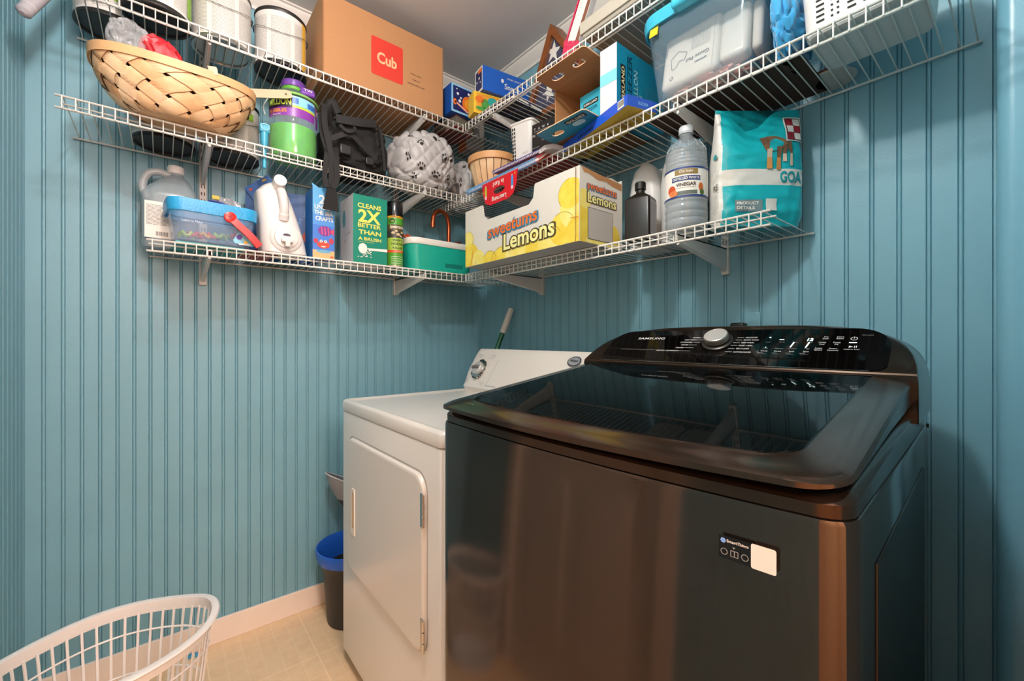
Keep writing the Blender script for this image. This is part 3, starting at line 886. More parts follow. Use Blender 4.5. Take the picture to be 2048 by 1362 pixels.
def soft(hw, hd, h, seed, amp=.02, fr=2.0, e=.7, extra=None):
    """closed soft lump sitting on z=0; returns f(u,v,off) and surf(a,b,off) on its front"""
    def base(th, ph):
        cp, sp = math.cos(ph), math.sin(ph)
        g = lambda t: math.copysign(abs(t) ** e, t)
        return Vector((hw * g(cp) * g(math.sin(th)), -hd * g(cp) * g(math.cos(th)), h / 2 + h / 2 * g(sp)))
    def P(th, ph):
        p = base(th, ph); d = Vector((math.cos(ph) * math.sin(th), -math.cos(ph) * math.cos(th), math.sin(ph)))
        n = noise.noise(d * fr + Vector((seed, 0, 0))) + .5 * noise.noise(d * fr * 2.3 + Vector((0, seed, 0)))
        k = amp * n - amp * .8 * (1 - min(1, abs(noise.noise(d * fr * 1.7 + Vector((0, 0, seed)))) * 5))
        p = p + d * k
        if extra: p = p + d * extra(th, ph, p)
        p.z = max(p.z, .0)
        return p
    def S(a, b, off=0.0):
        e_ = .01; p = P(a, b); n = (P(a + e_, b) - p).cross(P(a, b + e_) - p)
        n.normalize()
        return p + n * off
    return P, S
def soft_mesh(mb, P, m, nu=96, nv=48):
    mb.grid(lambda u, v: P(-PI + 2 * PI * u, -PI / 2 + PI * v), nu, nv, m, wrapu=True)
CLEAR = mat('#d5e2e8', .08, alpha=.16, coat=.8)
CLEAR2 = mat('#b7c2cb', .25, alpha=.55)
FILM = mat('#e4e7ea', .12, alpha=.30, coat=1.0)
TEXTG = mat('#77736f', .6)

# ------------------------------------------------------------------ paint cans
CANW = mat('#dad8d3', .35); CANB = mat('#24211f', .45); TINM = mat('#b5b3b0', .3, metal=.9)
def paint_can(label, x, y, z, rot=0, stripe=None, bottom=CANB, lab=CANW, seed=1, r=.0825, h=.19, group='paint cans'):
    t = tl('paint_can', label, 'paint can', x, y, z, rot, group)
    m = MB(); m.lathe([(r - .010, .004), (r - .008, .0), (r, .0), (r + .0012, .003), (r, .006), (r - .001, .008), (r - .001, h - .008), (r + .0015, h - .004), (r + .001, h)], bottom, 48, cap1=False)
    m.lathe([(r + .001, h), (r - .006, h), (r - .009, h - .005), (r - .02, h - .004), (.0001, h - .004)], TINM, 48, cap0=False)
    m.build('can_body', t)
    sf = cylsurf(r - .0005)
    m = MB(); m.patch(sf, -PI * r, .012, PI * r, h - .012, lab, .0, 48, 1)
    rd = random.Random(seed)
    for k in range(3):
        a0 = -.11 + k * .075
        m.fine(sf, a0, .02, a0 + .062, h - .03, 34, .0009, mat('#8f8d89', .6), .0008, seed + k)
    if stripe:
        for (a0, a1, b0, b1, c) in stripe: m.patch(sf, a0, b0, a1, b1, c, .0014, 8, 1)
    lb_ = m.build('paper_label', t)
    for s_ in (-1, 1):
        m = MB(); m.M = Matrix.Translation((s_ * r, 0, h * .72)) @ Matrix.Rotation(s_ * PI / 2, 4, 'Y')
        m.lathe([(.011, 0), (.011, .002), (.006, .004), (.0001, .004)], CANB, 16, cap0=False)
        m.build('bail_ear', t)
    m = MB()
    arc = [(r + .004) * 1.0 for _ in range(1)]
    m.tube([Vector(((r + .005) * math.cos(a), -(r + .005) * math.sin(a), h * .72 - .035 * math.sin(a) ** 2 + .0)) for a in [PI * i / 24 for i in range(25)]], .0011, TINM, 6)
    m.build('wire_bail', t)
    return t
GRN = mat('#7dad2f', .4); YEL = mat('#e0b443', .4)
TXG = mat('#2a2a28', .5)
c1 = paint_can('white paint can with green label band at the left end of the top shelf', .100, -1.462, DT, 0, [(-.11, .0 + .045, .05, .075, GRN), (.05, .16, .02, .12, GRN)], seed=3)
m = MB(); sf = cylsurf(.082); m.text(sf, 'PREMIUM', (-.02, .060), .014, mat('#f0efe8', .5), .002); m.text(sf, 'INTERIOR  240 sq ft', (-.01, .030), .010, TXG, .002); m.build('can_lettering', c1)
paint_can('white paint can with green side stripe second from the left on the top shelf', .243, -1.352, DT, 0, [(.085, .12, .02, .19 - .02, GRN)], seed=9)
paint_can('white paint can with silver bottom third from the left on the top shelf', .193, -1.185, DT, 0, bottom=TINM, seed=17)
paint_can('white paint can with a yellow stripe beside the brown carton on the top shelf', .182, -1.008, DT, -8, [(.072, .095, .012, .178, YEL)], seed=23)
paint_can('white paint can with black bottom behind the splint basket on the middle shelf', .0838, -1.333, DM, 0, seed=31)
paint_can('white paint can with green patch left of the bubble jug on the middle shelf', .092, -1.146, DM, 0, [(.03, .06, .13, .155, GRN)], seed=37)

# ------------------------------------------------------------------ Cub carton
t = tl('cardboard_box', 'large brown carton with a red square logo on the top left shelf', 'cardboard box', .155, -.654, DT)
m = MB(); W_, D_, H_ = .488, .295, .292
carton(m, W_, D_, H_, KRAFT)
m.build('carton', t)
m = MB(); F_ = front(D_ / 2)
for sx in (-1, 1):
    m.line(F_, [(sx * W_ / 2 - sx * .003, .0), (sx * W_ / 2 - sx * .003, H_)], .0015, KRAFTD, .0004)
m.line(plane((-W_ / 2, D_ / 2, 0), (0, -1, 0)), [(D_ - .003, 0), (D_ - .003, H_)], .003, KRAFTD, .0004)
m.build('edge_crease', t)
m = MB()
RED = mat('#cf3526', .6)
m.poly(F_, rpts(-.069, .066, .060, .212, .007), RED, .0008)
KR2 = mat('#e0b48b', .75)
m.text(F_, 'Cub', (-.006, .138), .058, KR2, .0014, .028, width=.080)
for k, (s_, yy) in enumerate((('Fresh + natural', .128), ('Fresh, fast', .106), ('HANDLE WITH CARE', .086))):
    m.text(F_, s_, (.118, yy), .008, TXG, .0012)
m.build('printed_logo', t)

# corner cartons on the top shelf
SKY = mat('#8fc6ea', .4); BLUE = mat('#1d5fc4', .35); NAVY = mat('#1d2560', .35); ORG = mat('#e8772a', .4); YLW = mat('#efc53a', .4); GREEN = mat('#4f9c46', .4); TEALP = mat('#2fa6a0', .4)
t = tl('book_stack', 'thick grey and dark red book under the small planet box', 'book', .205, -.28, DT, 12)
m = MB(); m.b2(-.055, -.055, 0, .06, .10, .006, mat('#7a2c28', .5)); m.b2(-.053, -.0545, .006, .058, .098, .05, mat('#6b665c', .7)); m.b2(-.055, -.055, .05, .06, .10, .056, mat('#5b3330', .5)); m.build('book_block', t)
t = tl('snack_box', 'small blue snack box with orange planet picture beside the brown carton', 'box', .215, -.292, DT + .0575)
m = MB(); carton(m, .125, .13, .125, {'*': BLUE, 'F': SKY}); m.build('carton', t)
m = MB(); F_ = front(.065); m.patch(F_, -.054, .009, .054, .117, NAVY, .0006); m.disc(F_, (.024, .052), .031, .036, ORG, .0012); m.disc(F_, (.024, .052), .019, .023, mat('#f2a12c', .4), .0018)
m.poly(F_, [(-.05, .045), (-.04, .05), (.03, .017), (.02, .012)], mat('#e8a796', .4), .0014)
m.disc(F_, (-.045, .045), .009, .014, ORG, .0014)
for a, b, r_ in ((-.03, .085, .006), (-.014, .07, .005), (-.02, .055, .007), (.028, .1, .006), (-.035, .105, .003)): m.disc(F_, (a, b), r_, r_, mat('#e9eef2', .4), .0014)
m.build('box_artwork', t)
t = thing('storybook', 'thin navy book lying on the top shelf in the corner', 'book', (.50, -.17, DT), (0, 0, 4))
m = MB(); m.b2(-.14, -.105, 0, .10, .06, .004, mat('#1b1f3c', .4)); m.b2(-.138, -.103, .004, .098, .06, .014, PAPER); m.b2(-.14, -.105, .014, .10, .06, .018, mat('#23284a', .4)); m.build('book_block', t)
m = MB(); m.text(plane((0, 0, 0), (1, 0, 0), (0, -1, 0)), 'Discovery', (.02, .03), .05, mat('#5d6798', .5), .0008); m.build('title_lettering', t)
t = thing('snack_box', 'yellow snack box with jungle picture on the navy book in the corner', 'box', (.385, -.195, DT + .0195), (0, 0, 78), None)
m = MB(); carton(m, .225, .06, .092, {'*': YLW, 'F': YLW}); m.build('carton', t)
m = MB(); F_ = front(.03); m.patch(F_, -.10, .008, .108, .086, mat('#e7a035', .4), .0005)
for a, b, w1, h1, c in ((-.085, .06, .022, .02, ORG), (-.06, .045, .018, .03, GREEN), (-.025, .06, .024, .026, TEALP), (-.075, .022, .03, .012, GREEN), (-.04, .018, .014, .01, ORG), (.02, .04, .02, .03, mat('#d8603a', .4)), (.06, .055, .016, .024, GREEN), (.085, .03, .02, .02, mat('#d8603a', .4)), (.05, .02, .03, .008, GREEN)):
    m.disc(F_, (a, b), w1, h1 * .8, c, .0012, 9)
m.build('box_artwork', t)
t = thing('snack_box', 'long blue snack box with white lettering lying on the yellow box', 'box', (.402, -.165, DT + .1125), (0, 0, 82), None)
m = MB(); carton(m, .235, .07, .105, {'*': BLUE, 'L': mat('#e8e6e6', .4)}); m.build('carton', t)
m = MB(); Lf = plane((-.1175, .035, 0), (0, -1, 0)); m.patch(Lf, .008, .010, .064, .095, NAVY, .0006)
for a, b, r_ in ((.02, .05, .005), (.04, .06, .006), (.05, .04, .004)): m.disc(Lf, (a, b), r_, r_, PAPER, .0012)
m.patch(Lf, .03, .08, .064, .098, ORG, .0012)
F_ = front(.035); m.text(F_, 'HONEY GRAHAMS', (.045, .082), .010, PAPER, .0008); m.text(F_, 'Snack', (.03, .045), .034, PAPER, .0008, .01); m.disc(F_, (-.02, .065), .007, .009, PAPER, .0008)
m.build('box_artwork', t)
t = tl('snack_box', 'grey and orange carton standing behind the small planet box', 'box', .075, -.11, DT)
m = MB(); carton(m, .11, .07, .275, {'*': mat('#b5aea6', .6), 'L': ORG}); m.build('carton', t)
m = MB(); m.patch(front(.035), -.05, .05, -.035, .27, ORG, .0008); m.build('side_stripe', t)

# pole jutting out past the top shelf end
t = thing('round_pole', 'pale grey round pole jutting out past the left end of the top shelf', 'pole', (.185, -1.547, 2.12), (0, 0, 0))
GP = mat('#a9a5ac', .4)
m = MB(); m.cyl((.115, -.060, -.186), (.0, .0213, .0584), .0155, GP, 24); m.build('pole_tube', t)
m = MB(); a_ = Vector((.115, -.060, -.186)); b_ = Vector((-.09, .085, .25)); d_ = (b_ - a_).normalized()
m.tube([a_ - d_ * .008, a_ - d_ * .002, a_], [.006, .014, .0157], GP, 24); m.tube([a_ + d_ * .022, a_ + d_ * .024], .0161, mat('#d0cbc8', .4), 24)
m.build('end_cap', t)

# ------------------------------------------------------------------ splint basket
SPL = mat('#e2bf93', .6, noise_amt=0, noise_scale=14, stretch=(1, 1, 1), col2='#d3a272')
SPL2 = mat('#ecd0aa', .6, noise_amt=0, noise_scale=10, col2='#dcb283')
t = tl('splint_basket', 'oval woven wood splint basket overhanging the middle left shelf', 'basket', .292, -1.300, DM + .001, 0)
bw, bd, bh = .190, .115, .128
def bsk(u, v, off=0.0):
    """u around 0..1, v height 0..1"""
    a = 2 * PI * u; k = .50 + .50 * math.sin(min(1, max(0, v)) * PI / 2) ** .62
    g = lambda q: math.copysign(abs(q) ** .82, q)
    n = Vector((math.cos(a), math.sin(a), -.25)).normalized()
    p = Vector((bw * k * g(math.cos(a)), bd * k * g(math.sin(a)), bh * v + .012 * v * math.cos(a) ** 2))
    return p + n * off
N = 14
m1 = MB(); m2 = MB()
L_ = 1.6
for fam, mb_ in ((0, m1), (1, m2)):
    for i in range(N):
        sg = 1 if fam == 0 else -1
        u0 = (i + .5 * fam) / N; sp_ = 2.6 / N   # u travel over full height
        wd = .405 / N; K = 84; vs = []; fs = []
        for k in range(K + 1):
            v = k / K; uc = u0 + sg * sp_ * v
            for w2 in (-wd, -wd * .5, 0, wd * .5, wd):
                uu = uc + w2
                c = (uu + sp_ * v) * N - .5 - i if fam == 0 else (uu - sp_ * v) * N - i
                vs.append(bsk(uu, v, .0022 * (1 if fam == 0 else -1) * math.tanh(6 * math.cos(PI * c))))
        for k in range(K):
            for q in range(4): fs.append((5 * k + q, 5 * k + q + 1, 5 * k + q + 6, 5 * k + q + 5))
        mb_.add(vs, fs, SPL2 if (i * 7 + fam) % 3 else SPL)
m1.build('woven_splints', t, sharp=60); m2.build('woven_splints', t, sharp=60)
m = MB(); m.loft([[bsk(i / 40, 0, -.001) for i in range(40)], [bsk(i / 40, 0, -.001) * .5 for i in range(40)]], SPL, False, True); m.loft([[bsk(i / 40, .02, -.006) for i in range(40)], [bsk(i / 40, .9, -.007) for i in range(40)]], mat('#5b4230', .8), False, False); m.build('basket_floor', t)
m = MB(); n_ = 80; rg = []
for i in range(n_ + 1):
    u = i / n_; rg.append([bsk(u, .86, .004), bsk(u, .86, .0068), bsk(u, 1.04, .0068), bsk(u, 1.045, .002), bsk(u, 1.04, -.004), bsk(u, .9, -.004)])
m.loft(rg, mat('#dcae7c', .5, noise_amt=.15, noise_scale=9), False, False); m.build('rim_band', t)
m = MB(); m.ribbon([bsk(.80, .98, .006), bsk(.80, 1.10, .004), bsk(.80, 1.16, -.004)], .022, .0015, SPL2, (0, -1, 0)); m.build('splint_end', t)
# bag inside the basket
t = tl('plastic_bag', 'clear plastic bag with red contents sticking out of the splint basket', 'bag', .268, -1.335, DM + .088, 0)
P1_, S1_ = soft(.052, .040, .165, 3.1, .008, 2.0, .8)
M1 = Matrix.Translation((.03, 0, 0)) @ Matrix.Rotation(R(-24), 4, 'Y')
m = MB(); m.M = Matrix.Translation((.040, -.006, .008)) @ Matrix.Rotation(R(-27), 4, 'Y'); soft_mesh(m, P1_, mat('#c3202c', .45), 48, 24); m.build('red_cloth', t)
P2_, S2_ = soft(.055, .040, .200, 7.7, .010, 2.2, .8)
m = MB(); m.M = Matrix.Translation((-.01, .0, .0)) @ Matrix.Rotation(R(-26), 4, 'Y'); soft_mesh(m, P2_, FILM, 64, 40); m.build('clear_film', t)
# stir stick
a_ = Vector((0.292, -1.107, 1.917)); b_ = Vector((0.292, -0.996, 1.953))
a_ = a_ + (a_ - b_) * 1.4
t = thing('stir_stick', 'flat wooden stir stick with a hole reaching from basket to bubble jug', 'stick', a_)
e_ = b_ - a_
WS = mat('#c9b795', .6, noise_amt=.15, noise_scale=10)
m = MB(); m.ribbon([(0, 0, 0), e_ * .94, e_ * .985, e_], [.027, .027, .022, .010], .0036, WS, (1, 0, 0)); m.build('stick_blade', t)
m = MB(); m.disc(plane(e_ * .93 + Vector((.0019, 0, 0)), (0, 1, 0), (0, 0, 1)), (0, 0), .0035, .0035, mat('#6d5a2f', .7), .0005); m.build('hole', t)

# ------------------------------------------------------------------ bubble jug
t = tl('bubble_jug', 'clear jug half full of green bubble liquid with purple label', 'jug', .205, -.972, DM, 0)
m = MB(); r = .078
PG = mat('#7fe04c', .08, alpha=.5, coat=1.0)
m.lathe([(.060, .0), (.068, .002), (.076, .012), (.0785, .06), (.0785, .115), (.074, .122), (.074, .128), (.078, .134), (.078, .205), (.072, .225), (.055, .243), (.036, .250), (.034, .262)], CLEAR, 48)
m.build('jug_body', t)
m = MB(); m.lathe([(.058, .004), (.072, .008), (.0755, .02), (.0765, .06), (.0765, .112), (.0001, .112)], mat('#52c41f', .15, coat=.6, noise_amt=.2, noise_scale=30), 48)
m.build('bubble_liquid', t)
m = MB(); sf = cylsurf(.0785)
PUR = mat('#8a3fa6', .3)
m.patch(sf, -.115, .135, .063, .166, PUR, .0006, 24, 1); m.patch(sf, -.115, .166, .063, .206, mat('#8fd0e8', .3), .0006, 24, 1)
m.patch(sf, -.07, .166, .063, .171, YLW, .001, 12, 1); m.patch(sf, -.03, .180, .0, .2, mat('#3f6fc0', .3), .001, 8, 1); m.patch(sf, .03, .178, .063, .196, mat('#3f6fc0', .3), .001, 8, 1); m.patch(sf, -.07, .171, .063, .175, mat('#8fd068', .3), .001, 12, 1)
m.patch(sf, .070, .125, .123, .200, PUR, .0006, 10, 1); m.patch(sf, .078, .175, .115, .190, PAPER, .001, 6, 1)
barcode(m, sf, .082, .132, .112, .168, .0012)
m.patch(sf, -.115, .163, -.02, .201, mat('#2c1a38', .4), .0014, 14, 1)
m.text(sf, 'MILLION', (-.064, .182), .030, mat('#c4e052', .4), .0024, .03, width=.082)
m.text(sf, 'BUBBLES', (-.070, .152), .016, mat('#f0a037', .4), .0018, .02, width=.066); m.text(sf, '1 GALLON', (-.075, .139), .008, PAPER, .0018)
m.build('wrap_label', t)
m = MB(); m.lathe([(.037, .250), (.040, .252), (.040, .262), (.036, .264)], mat('#6cb84a', .3), 32)
m.tube([Vector((.086 * math.cos(a), .0, .226 + .0 + .02 * math.sin(a))) if False else Vector((.080 * math.cos(a), .082 * math.sin(a) , .214)) for a in [2 * PI * i / 40 for i in range(40)]], .004, mat('#8fc96a', .3), 8, closed=True); m.build('green_collar', t)
m = MB(); m.lathe([(.030, .262), (.039, .264), (.040, .270), (.040, .284), (.037, .288), (.0001, .288)], mat('#7a4bb0', .35), 32); m.build('screw_cap', t)
m = MB(); m.M = Matrix.Translation((.035, -.052, .245)) @ Matrix.Rotation(R(-28), 4, 'X'); m.b2(-.024, -.008, -.016, .024, .008, .016, mat('#7a4bb0', .35), .006, 3); m.text(plane((0, -.0085, -.001)), 'TW', (0, 0), .018, PAPER, .001, .02); m.build('cap_tag', t)
m = MB(); m.tube(bez([(-.08, -.01, .21), (-.10, -.03, .16), (-.098, -.05, .125)]), .0018, mat('#cfd6d8', .4), 8); m.build('handle_wire', t)
# blue wand hanging beside the jug
t = tl('bubble_wand', 'light blue plastic bubble wand hanging between jug and paint can', 'wand', .292, -1.078, 1.765, 0)
m = MB(); BLW = mat('#46aacb', .3)
m.tube([(.0, 0, .042), (.0, 0, .0), (0, 0, -.014), (0, 0.0, -.085)], [.011, .011, .006, .0055], BLW, 12)
m.b2(-.015, -.012, .03, .015, .012, .058, BLW, .004, 3)
m.build('wand_handle', t)
m = MB(); m.tube([Vector((.012 * math.cos(a), -.013, .046 + .010 * math.sin(a))) for a in [2 * PI * i / 16 for i in range(16)]], .0022, mat('#8fd0e4', .3), 6, closed=True); m.build('wand_ring', t)

# ------------------------------------------------------------------ black carrier bag
BF = mat('#0e0e0f', .8, bump=.4, bump_scale=300)
BF2 = mat('#161517', .75)
t = tl('carrier_bag', 'black fabric carrier with buckled straps drooping over the middle shelf', 'bag', .175, -.752, DM, 0)
P_, S_ = soft(.130, .112, .205, 11.3, .013, 2.2, .62)
m = MB(); soft_mesh(m, P_, BF, 90, 44); m.build('bag_body', t)
def strap(pts, w, th=.004, nrm=(0, -1, 0), mt=BF2, name='strap', par=None):
    m = MB(); m.ribbon(bez(pts, 10), w, th, mt, nrm); return m.build(name, par or t)
strap([(-.135, -.11, .21), (-.140, -.13, .13), (-.128, -.142, .05), (-.122, -.146, .0), (-.122, -.146, -.09)], .020)
strap([(-.142, -.09, .185), (-.146, -.118, .10), (-.135, -.135, .04), (-.140, -.150, .01), (-.146, -.150, -.07), (-.138, -.15, -.10)], .016)
strap([(-.10, -.12, .06), (-.105, -.145, .01), (-.104, -.15, -.06), (-.118, -.15, -.10)], .018)
strap([(-.10, -.125, .165), (-.02, -.128, .175), (.05, -.118, .195)], .030, .006)
strap([(-.13, -.120, .08), (-.06, -.139, .115), (-.01, -.135, .09), (.02, -.13, .07)], .018)
strap([(-.09, -.135, .14), (-.07, -.15, .12), (-.045, -.15, .128), (-.035, -.135, .15)], .013)
strap([(.085, -.122, .02), (.075, -.126, .1), (.07, -.112, .18), (.07, -.08, .208)], .010)
m = MB(); m.tube(bez([(-.125, -.06, .17), (-.158, -.085, .205), (-.140, -.10, .235), (-.118, -.10, .20), (-.12, -.09, .16)]), [.012] * 3 + [.018] * 20 + [.012] * (49 - 23), BF2, 10) if False else m.tube(bez([(-.095, -.06, .16), (-.118, -.095, .20), (-.108, -.11, .225), (-.088, -.11, .19)], 8), .016, BF2, 10); m.build('rolled_end', t)
m = MB(); m.ribbon([(-.122, -.147, -.085), (-.122, -.147, -.125), (-.124, -.147, -.178)], [.020, .040, .054], .005, BF, (0, -1, 0)); m.build('strap_pad', t)
m = MB(); m.b2(-.085, -.128, .045, -.045, -.115, .08, mat('#1f1e20', .4), .004); m.build('buckle', t)
m = MB(); m.b2(.01, -.128, .03, .04, -.115, .055, mat('#1f1e20', .4), .003); m.build('buckle', t)

# ------------------------------------------------------------------ quilted pad with paw prints
QM = mat('#b4b2b2', .42, sheen=.3, bump=.25, bump_scale=120)
def quilt_extra(th, ph, p):
    per = .066; a = (p.x * 1.15 + p.z) / per; b = (p.x * 1.15 - p.z) / per
    a += .25 * noise.noise(p * 9); b += .25 * noise.noise(p * 9 + Vector((4, 0, 0)))
    d = min(abs(a - round(a)), abs(b - round(b)))
    fold = .011 * math.sin(p.x * 18 + 2 * math.sin(p.z * 13) + 1) * (1 - min(1, max(0, p.z / .2)) * .6)
    return .0085 * min(1, d / .25) ** .55 - .004 + fold
t = tl('quilted_pad', 'grey quilted paw print pad stuffed on the middle left shelf', 'pad', .180, -.446, DM, 0)
P_, S_ = soft(.147, .116, .262, 5.9, .015, 1.1, .8, quilt_extra)
m = MB(); soft_mesh(m, P_, QM, 200, 110); m.build('quilted_fabric', t)
m = MB(); QI = mat('#221f1f', .7); rd = random.Random(8)
def paw(mb, S, th, ph, s_, rot):
    w = lambda a, b: (th + (a * math.cos(rot) - b * math.sin(rot)) / .15, ph + (a * math.sin(rot) + b * math.cos(rot)) / .13)
    sf = lambda a, b, off=0: S(*w(a, b), off)
    mb.disc(sf, (0, -.004 * s_), .0065 * s_, .0050 * s_, QI, .0022, 12)
    for k in range(4):
        a = R(28 + 42 * k); mb.disc(sf, (.0115 * s_ * math.cos(a), .0105 * s_ * math.sin(a)), .0026 * s_, .0038 * s_, QI, .0022, 10)
for th, ph in ((-.75, .55), (-.9, .95), (-.45, 1.05), (-.35, .25), (.05, .62), (.55, .75), (.25, .05), (-.75, -.1), (.65, .15), (.0, -.45), (.5, -.4), (-.35, -.3), (.3, 1.05), (.85, .5), (-.6, -.6), (.1, -.9)):
    paw(m, S_, th, ph, 1.15, rd.uniform(-1, 1))
m.build('paw_prints', t)
m = MB(); m.tube(bez([(.06, -.128, .012), (.08, -.138, .035), (.105, -.128, .035), (.118, -.11, .008)]), .007, mat('#5b5758', .6), 8); m.build('hem_loop', t)
t = tl('quilted_pad', 'grey paw print pad lying flat in the corner of the middle shelf', 'pad', .125, -.155, DM, 0)
P_, S_ = soft(.115, .10, .225, 9.2, .016, 1.5, .75, quilt_extra)
m = MB(); soft_mesh(m, P_, QM, 110, 60); m.build('quilted_fabric', t)
m = MB()
for th, ph in ((-.75, .5), (-.2, .7), (-.9, -.1), (.2, .2)): paw(m, S_, th, ph, 1.3, .4)
m.build('paw_prints', t)

# ------------------------------------------------------------------ small round basket
t = thing('round_basket', 'small round wood slat basket in the corner of the middle shelf', 'basket', (.402, -.215, DM + .0165), (0, 0, 0))
rb_, rt_, hb = .075, .108, .125
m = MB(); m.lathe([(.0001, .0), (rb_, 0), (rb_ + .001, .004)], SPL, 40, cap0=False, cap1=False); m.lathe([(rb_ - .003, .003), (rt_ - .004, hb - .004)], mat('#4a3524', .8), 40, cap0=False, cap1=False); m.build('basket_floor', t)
m = MB()
for i in range(20):
    a = 2 * PI * (i + .5) / 20; o_ = Vector((math.cos(a), math.sin(a), 0))
    m.ribbon([o_ * rb_ + Vector((0, 0, .001)), o_ * (rb_ + (rt_ - rb_) * .55) + Vector((0, 0, hb * .5)), o_ * rt_ + Vector((0, 0, hb))], [.021, .0265, .0305], .0014, SPL2, o_)
m.build('wood_slats', t)
m = MB(); m.lathe([(rt_ + .000, hb - .024), (rt_ + .0035, hb - .024), (rt_ + .0045, hb + .003), (rt_ + .001, hb + .005), (rt_ - .004, hb + .003), (rt_ - .004, hb - .02)], mat('#d5a06a', .5, noise_amt=.12, noise_scale=12), 48, cap0=False, cap1=False); m.build('rim_band', t)

# ------------------------------------------------------------------ bottom left shelf
WPL = mat('#d9dde0', .3, alpha=.62, coat=.3)
t = tl('gallon_jug', 'clear gallon jug with white cap at the left end of the lowest shelf', 'jug', .079, -1.318, DB, 0)
m = MB()
rstack(m, [(0, .12, .12, .03), (.004, .138, .138, .035), (.02, .146, .146, .036), (.165, .146, .146, .036), (.180, .144, .144, .04), (.205, .125, .125, .045, .004), (.235, .085, .085, .04, .010), (.252, .052, .052, .025, .014), (.256, .044, .044, .0219, .014), (.268, .044, .044, .0219, .014)], mat('#b9c8cf', .22, alpha=.5, coat=.4), 6)
m.build('jug_body', t)
m = MB(); m.tube(bez([(-.058, -.01, .165), (-.070, -.01, .205), (-.058, -.01, .245), (-.030, -.01, .258), (.002, -.01, .250)]), .0115, mat('#bfc9cd', .3, alpha=.75), 12); m.build('jug_handle', t)
m = MB(); m.lathe([(.022, .262), (.0235, .264), (.0235, .283), (.0215, .287), (.0001, .287)], mat('#e4e4e2', .4), 32, cx=.014); m.build('screw_cap', t)
m = MB(); F_ = front(.0735); m.patch(F_, -.064, .03, .02, .145, PAPER, .0006); m.fine(F_, -.060, .07, .016, .135, 16, .0012, TEXTG, .0012, 5); barcode(m, F_, -.038, .034, -.006, .052, .001)
m.patch(plane((-.0735, .05, 0), (0, -1, 0)), .0, .03, .10, .145, PAPER, .0006); m.fine(plane((-.0735, .05, 0), (0, -1, 0)), .006, .06, .094, .135, 18, .0012, TEXTG, .0012, 6)
m.build('paper_label', t)

t = tl('craft_tub', 'clear craft tub with a bright blue lid band and red carry handle', 'tub', .226, -1.216, DB + .006, 5)
m = MB(); rstack(m, [(0, .185, .115, .03), (.004, .195, .125, .035), (.095, .222, .145, .035)], mat('#8fa8c8', .15, alpha=.42, coat=.8), 8); m.build('tub_body', t)
m = MB()
rstack(m, [(.088, .226, .147, .035), (.0885, .234, .154, .038), (.122, .238, .158, .038), (.126, .236, .156, .038), (.1265, .226, .148, .036), (.100, .222, .143, .035)], mat('#2f9fd6', .4, bump=.5, bump_scale=150), 8, False, False); m.build('lid_band', t)
m = MB(); RDH = mat('#d5221f', .3)
pts = [(.034, -.086, .086), (.060, -.092, .060), (.088, -.096, .034), (.112, -.098, .004)]
m.ribbon(bez(pts, 8), .021, .010, RDH, (0, -1, 0)); m.lathe([(.0165, -.005), (.0175, 0), (.0165, .006), (.012, .0075), (.0001, .0075)], RDH, 28)
for i in range(len(m.v) - 28 * 5, len(m.v)):
    v = m.v[i]; m.v[i] = Vector((.034 + v.x, -.086 - v.z, .086 + v.y))
m.build('carry_handle', t)
m = MB(); s_ = plane((.034, -.0937, .086)); D1 = mat('#8d1414', .5); m.patch(s_, -.0065, -.002, .0065, .002, D1, .0004); m.patch(s_, -.002, -.0065, .002, .0065, D1, .0006); m.build('pivot_screw', t)
m = MB(); F_ = lambda a, b, off=0: Vector((a, -.0645 - .11 * b - off, b)); 
m.poly(F_, [(.045, .02), (.062, .052), (.075, .056), (.105, .01), (.10, .006), (.05, .012)], mat('#8fd0ea', .4), .001); m.disc(F_, (.062, .032), .008, .008, mat('#5b3f9c', .4), .0016); m.disc(F_, (.08, .018), .006, .005, YLW, .0016, 6); m.poly(F_, [(.06, .012), (.095, .016), (.094, .01), (.062, .008)], mat('#e7eff2', .4), .0016)
m.text(F_, 'Learn to Make', (-.06, .06), .011, mat('#c5d6e6', .4), .001, width=.05)
m.build('sticker', t)
rd = random.Random(5)
for k, c in enumerate(('#b9d84a', '#e24a3a', '#e7b93c', '#e2583a', '#a9d35a', '#9bd06a', '#d94436')):
    a = -.07 + .022 * k; b = rd.uniform(-.045, -.02)
    m = MB(); m.tube([Vector((a + .017 * math.cos(q), b + .012 * math.sin(q), .014 + .014 * math.sin(q * 2 + k) ** 2 + .002 * k)) for q in [2 * PI * i / 14 for i in range(14)]], .005, mat(c, .4), 8, closed=True)
    tag(m.build('craft_loop', loc=tuple(t.matrix_basis @ Vector((0, 0, .004))), rot=(0, 0, R(97))), '%s rubbery craft loop inside the clear craft tub' % ('lime green', 'bright red', 'yellow', 'orange red', 'yellow green', 'pale green', 'dark red')[k], 'craft loop', 'craft loops in the clear tub')
t = tl('activity_book', 'thin red and teal booklet lying under the craft tub', 'booklet', .190, -1.165, DB, 4)
m = MB(); m.b2(-.15, -.09, 0, .03, .08, .005, mat('#2fa1a2', .4)); m.b2(.03, -.09, 0, .13, .08, .005, mat('#a5352c', .4)); m.build('cover', t)

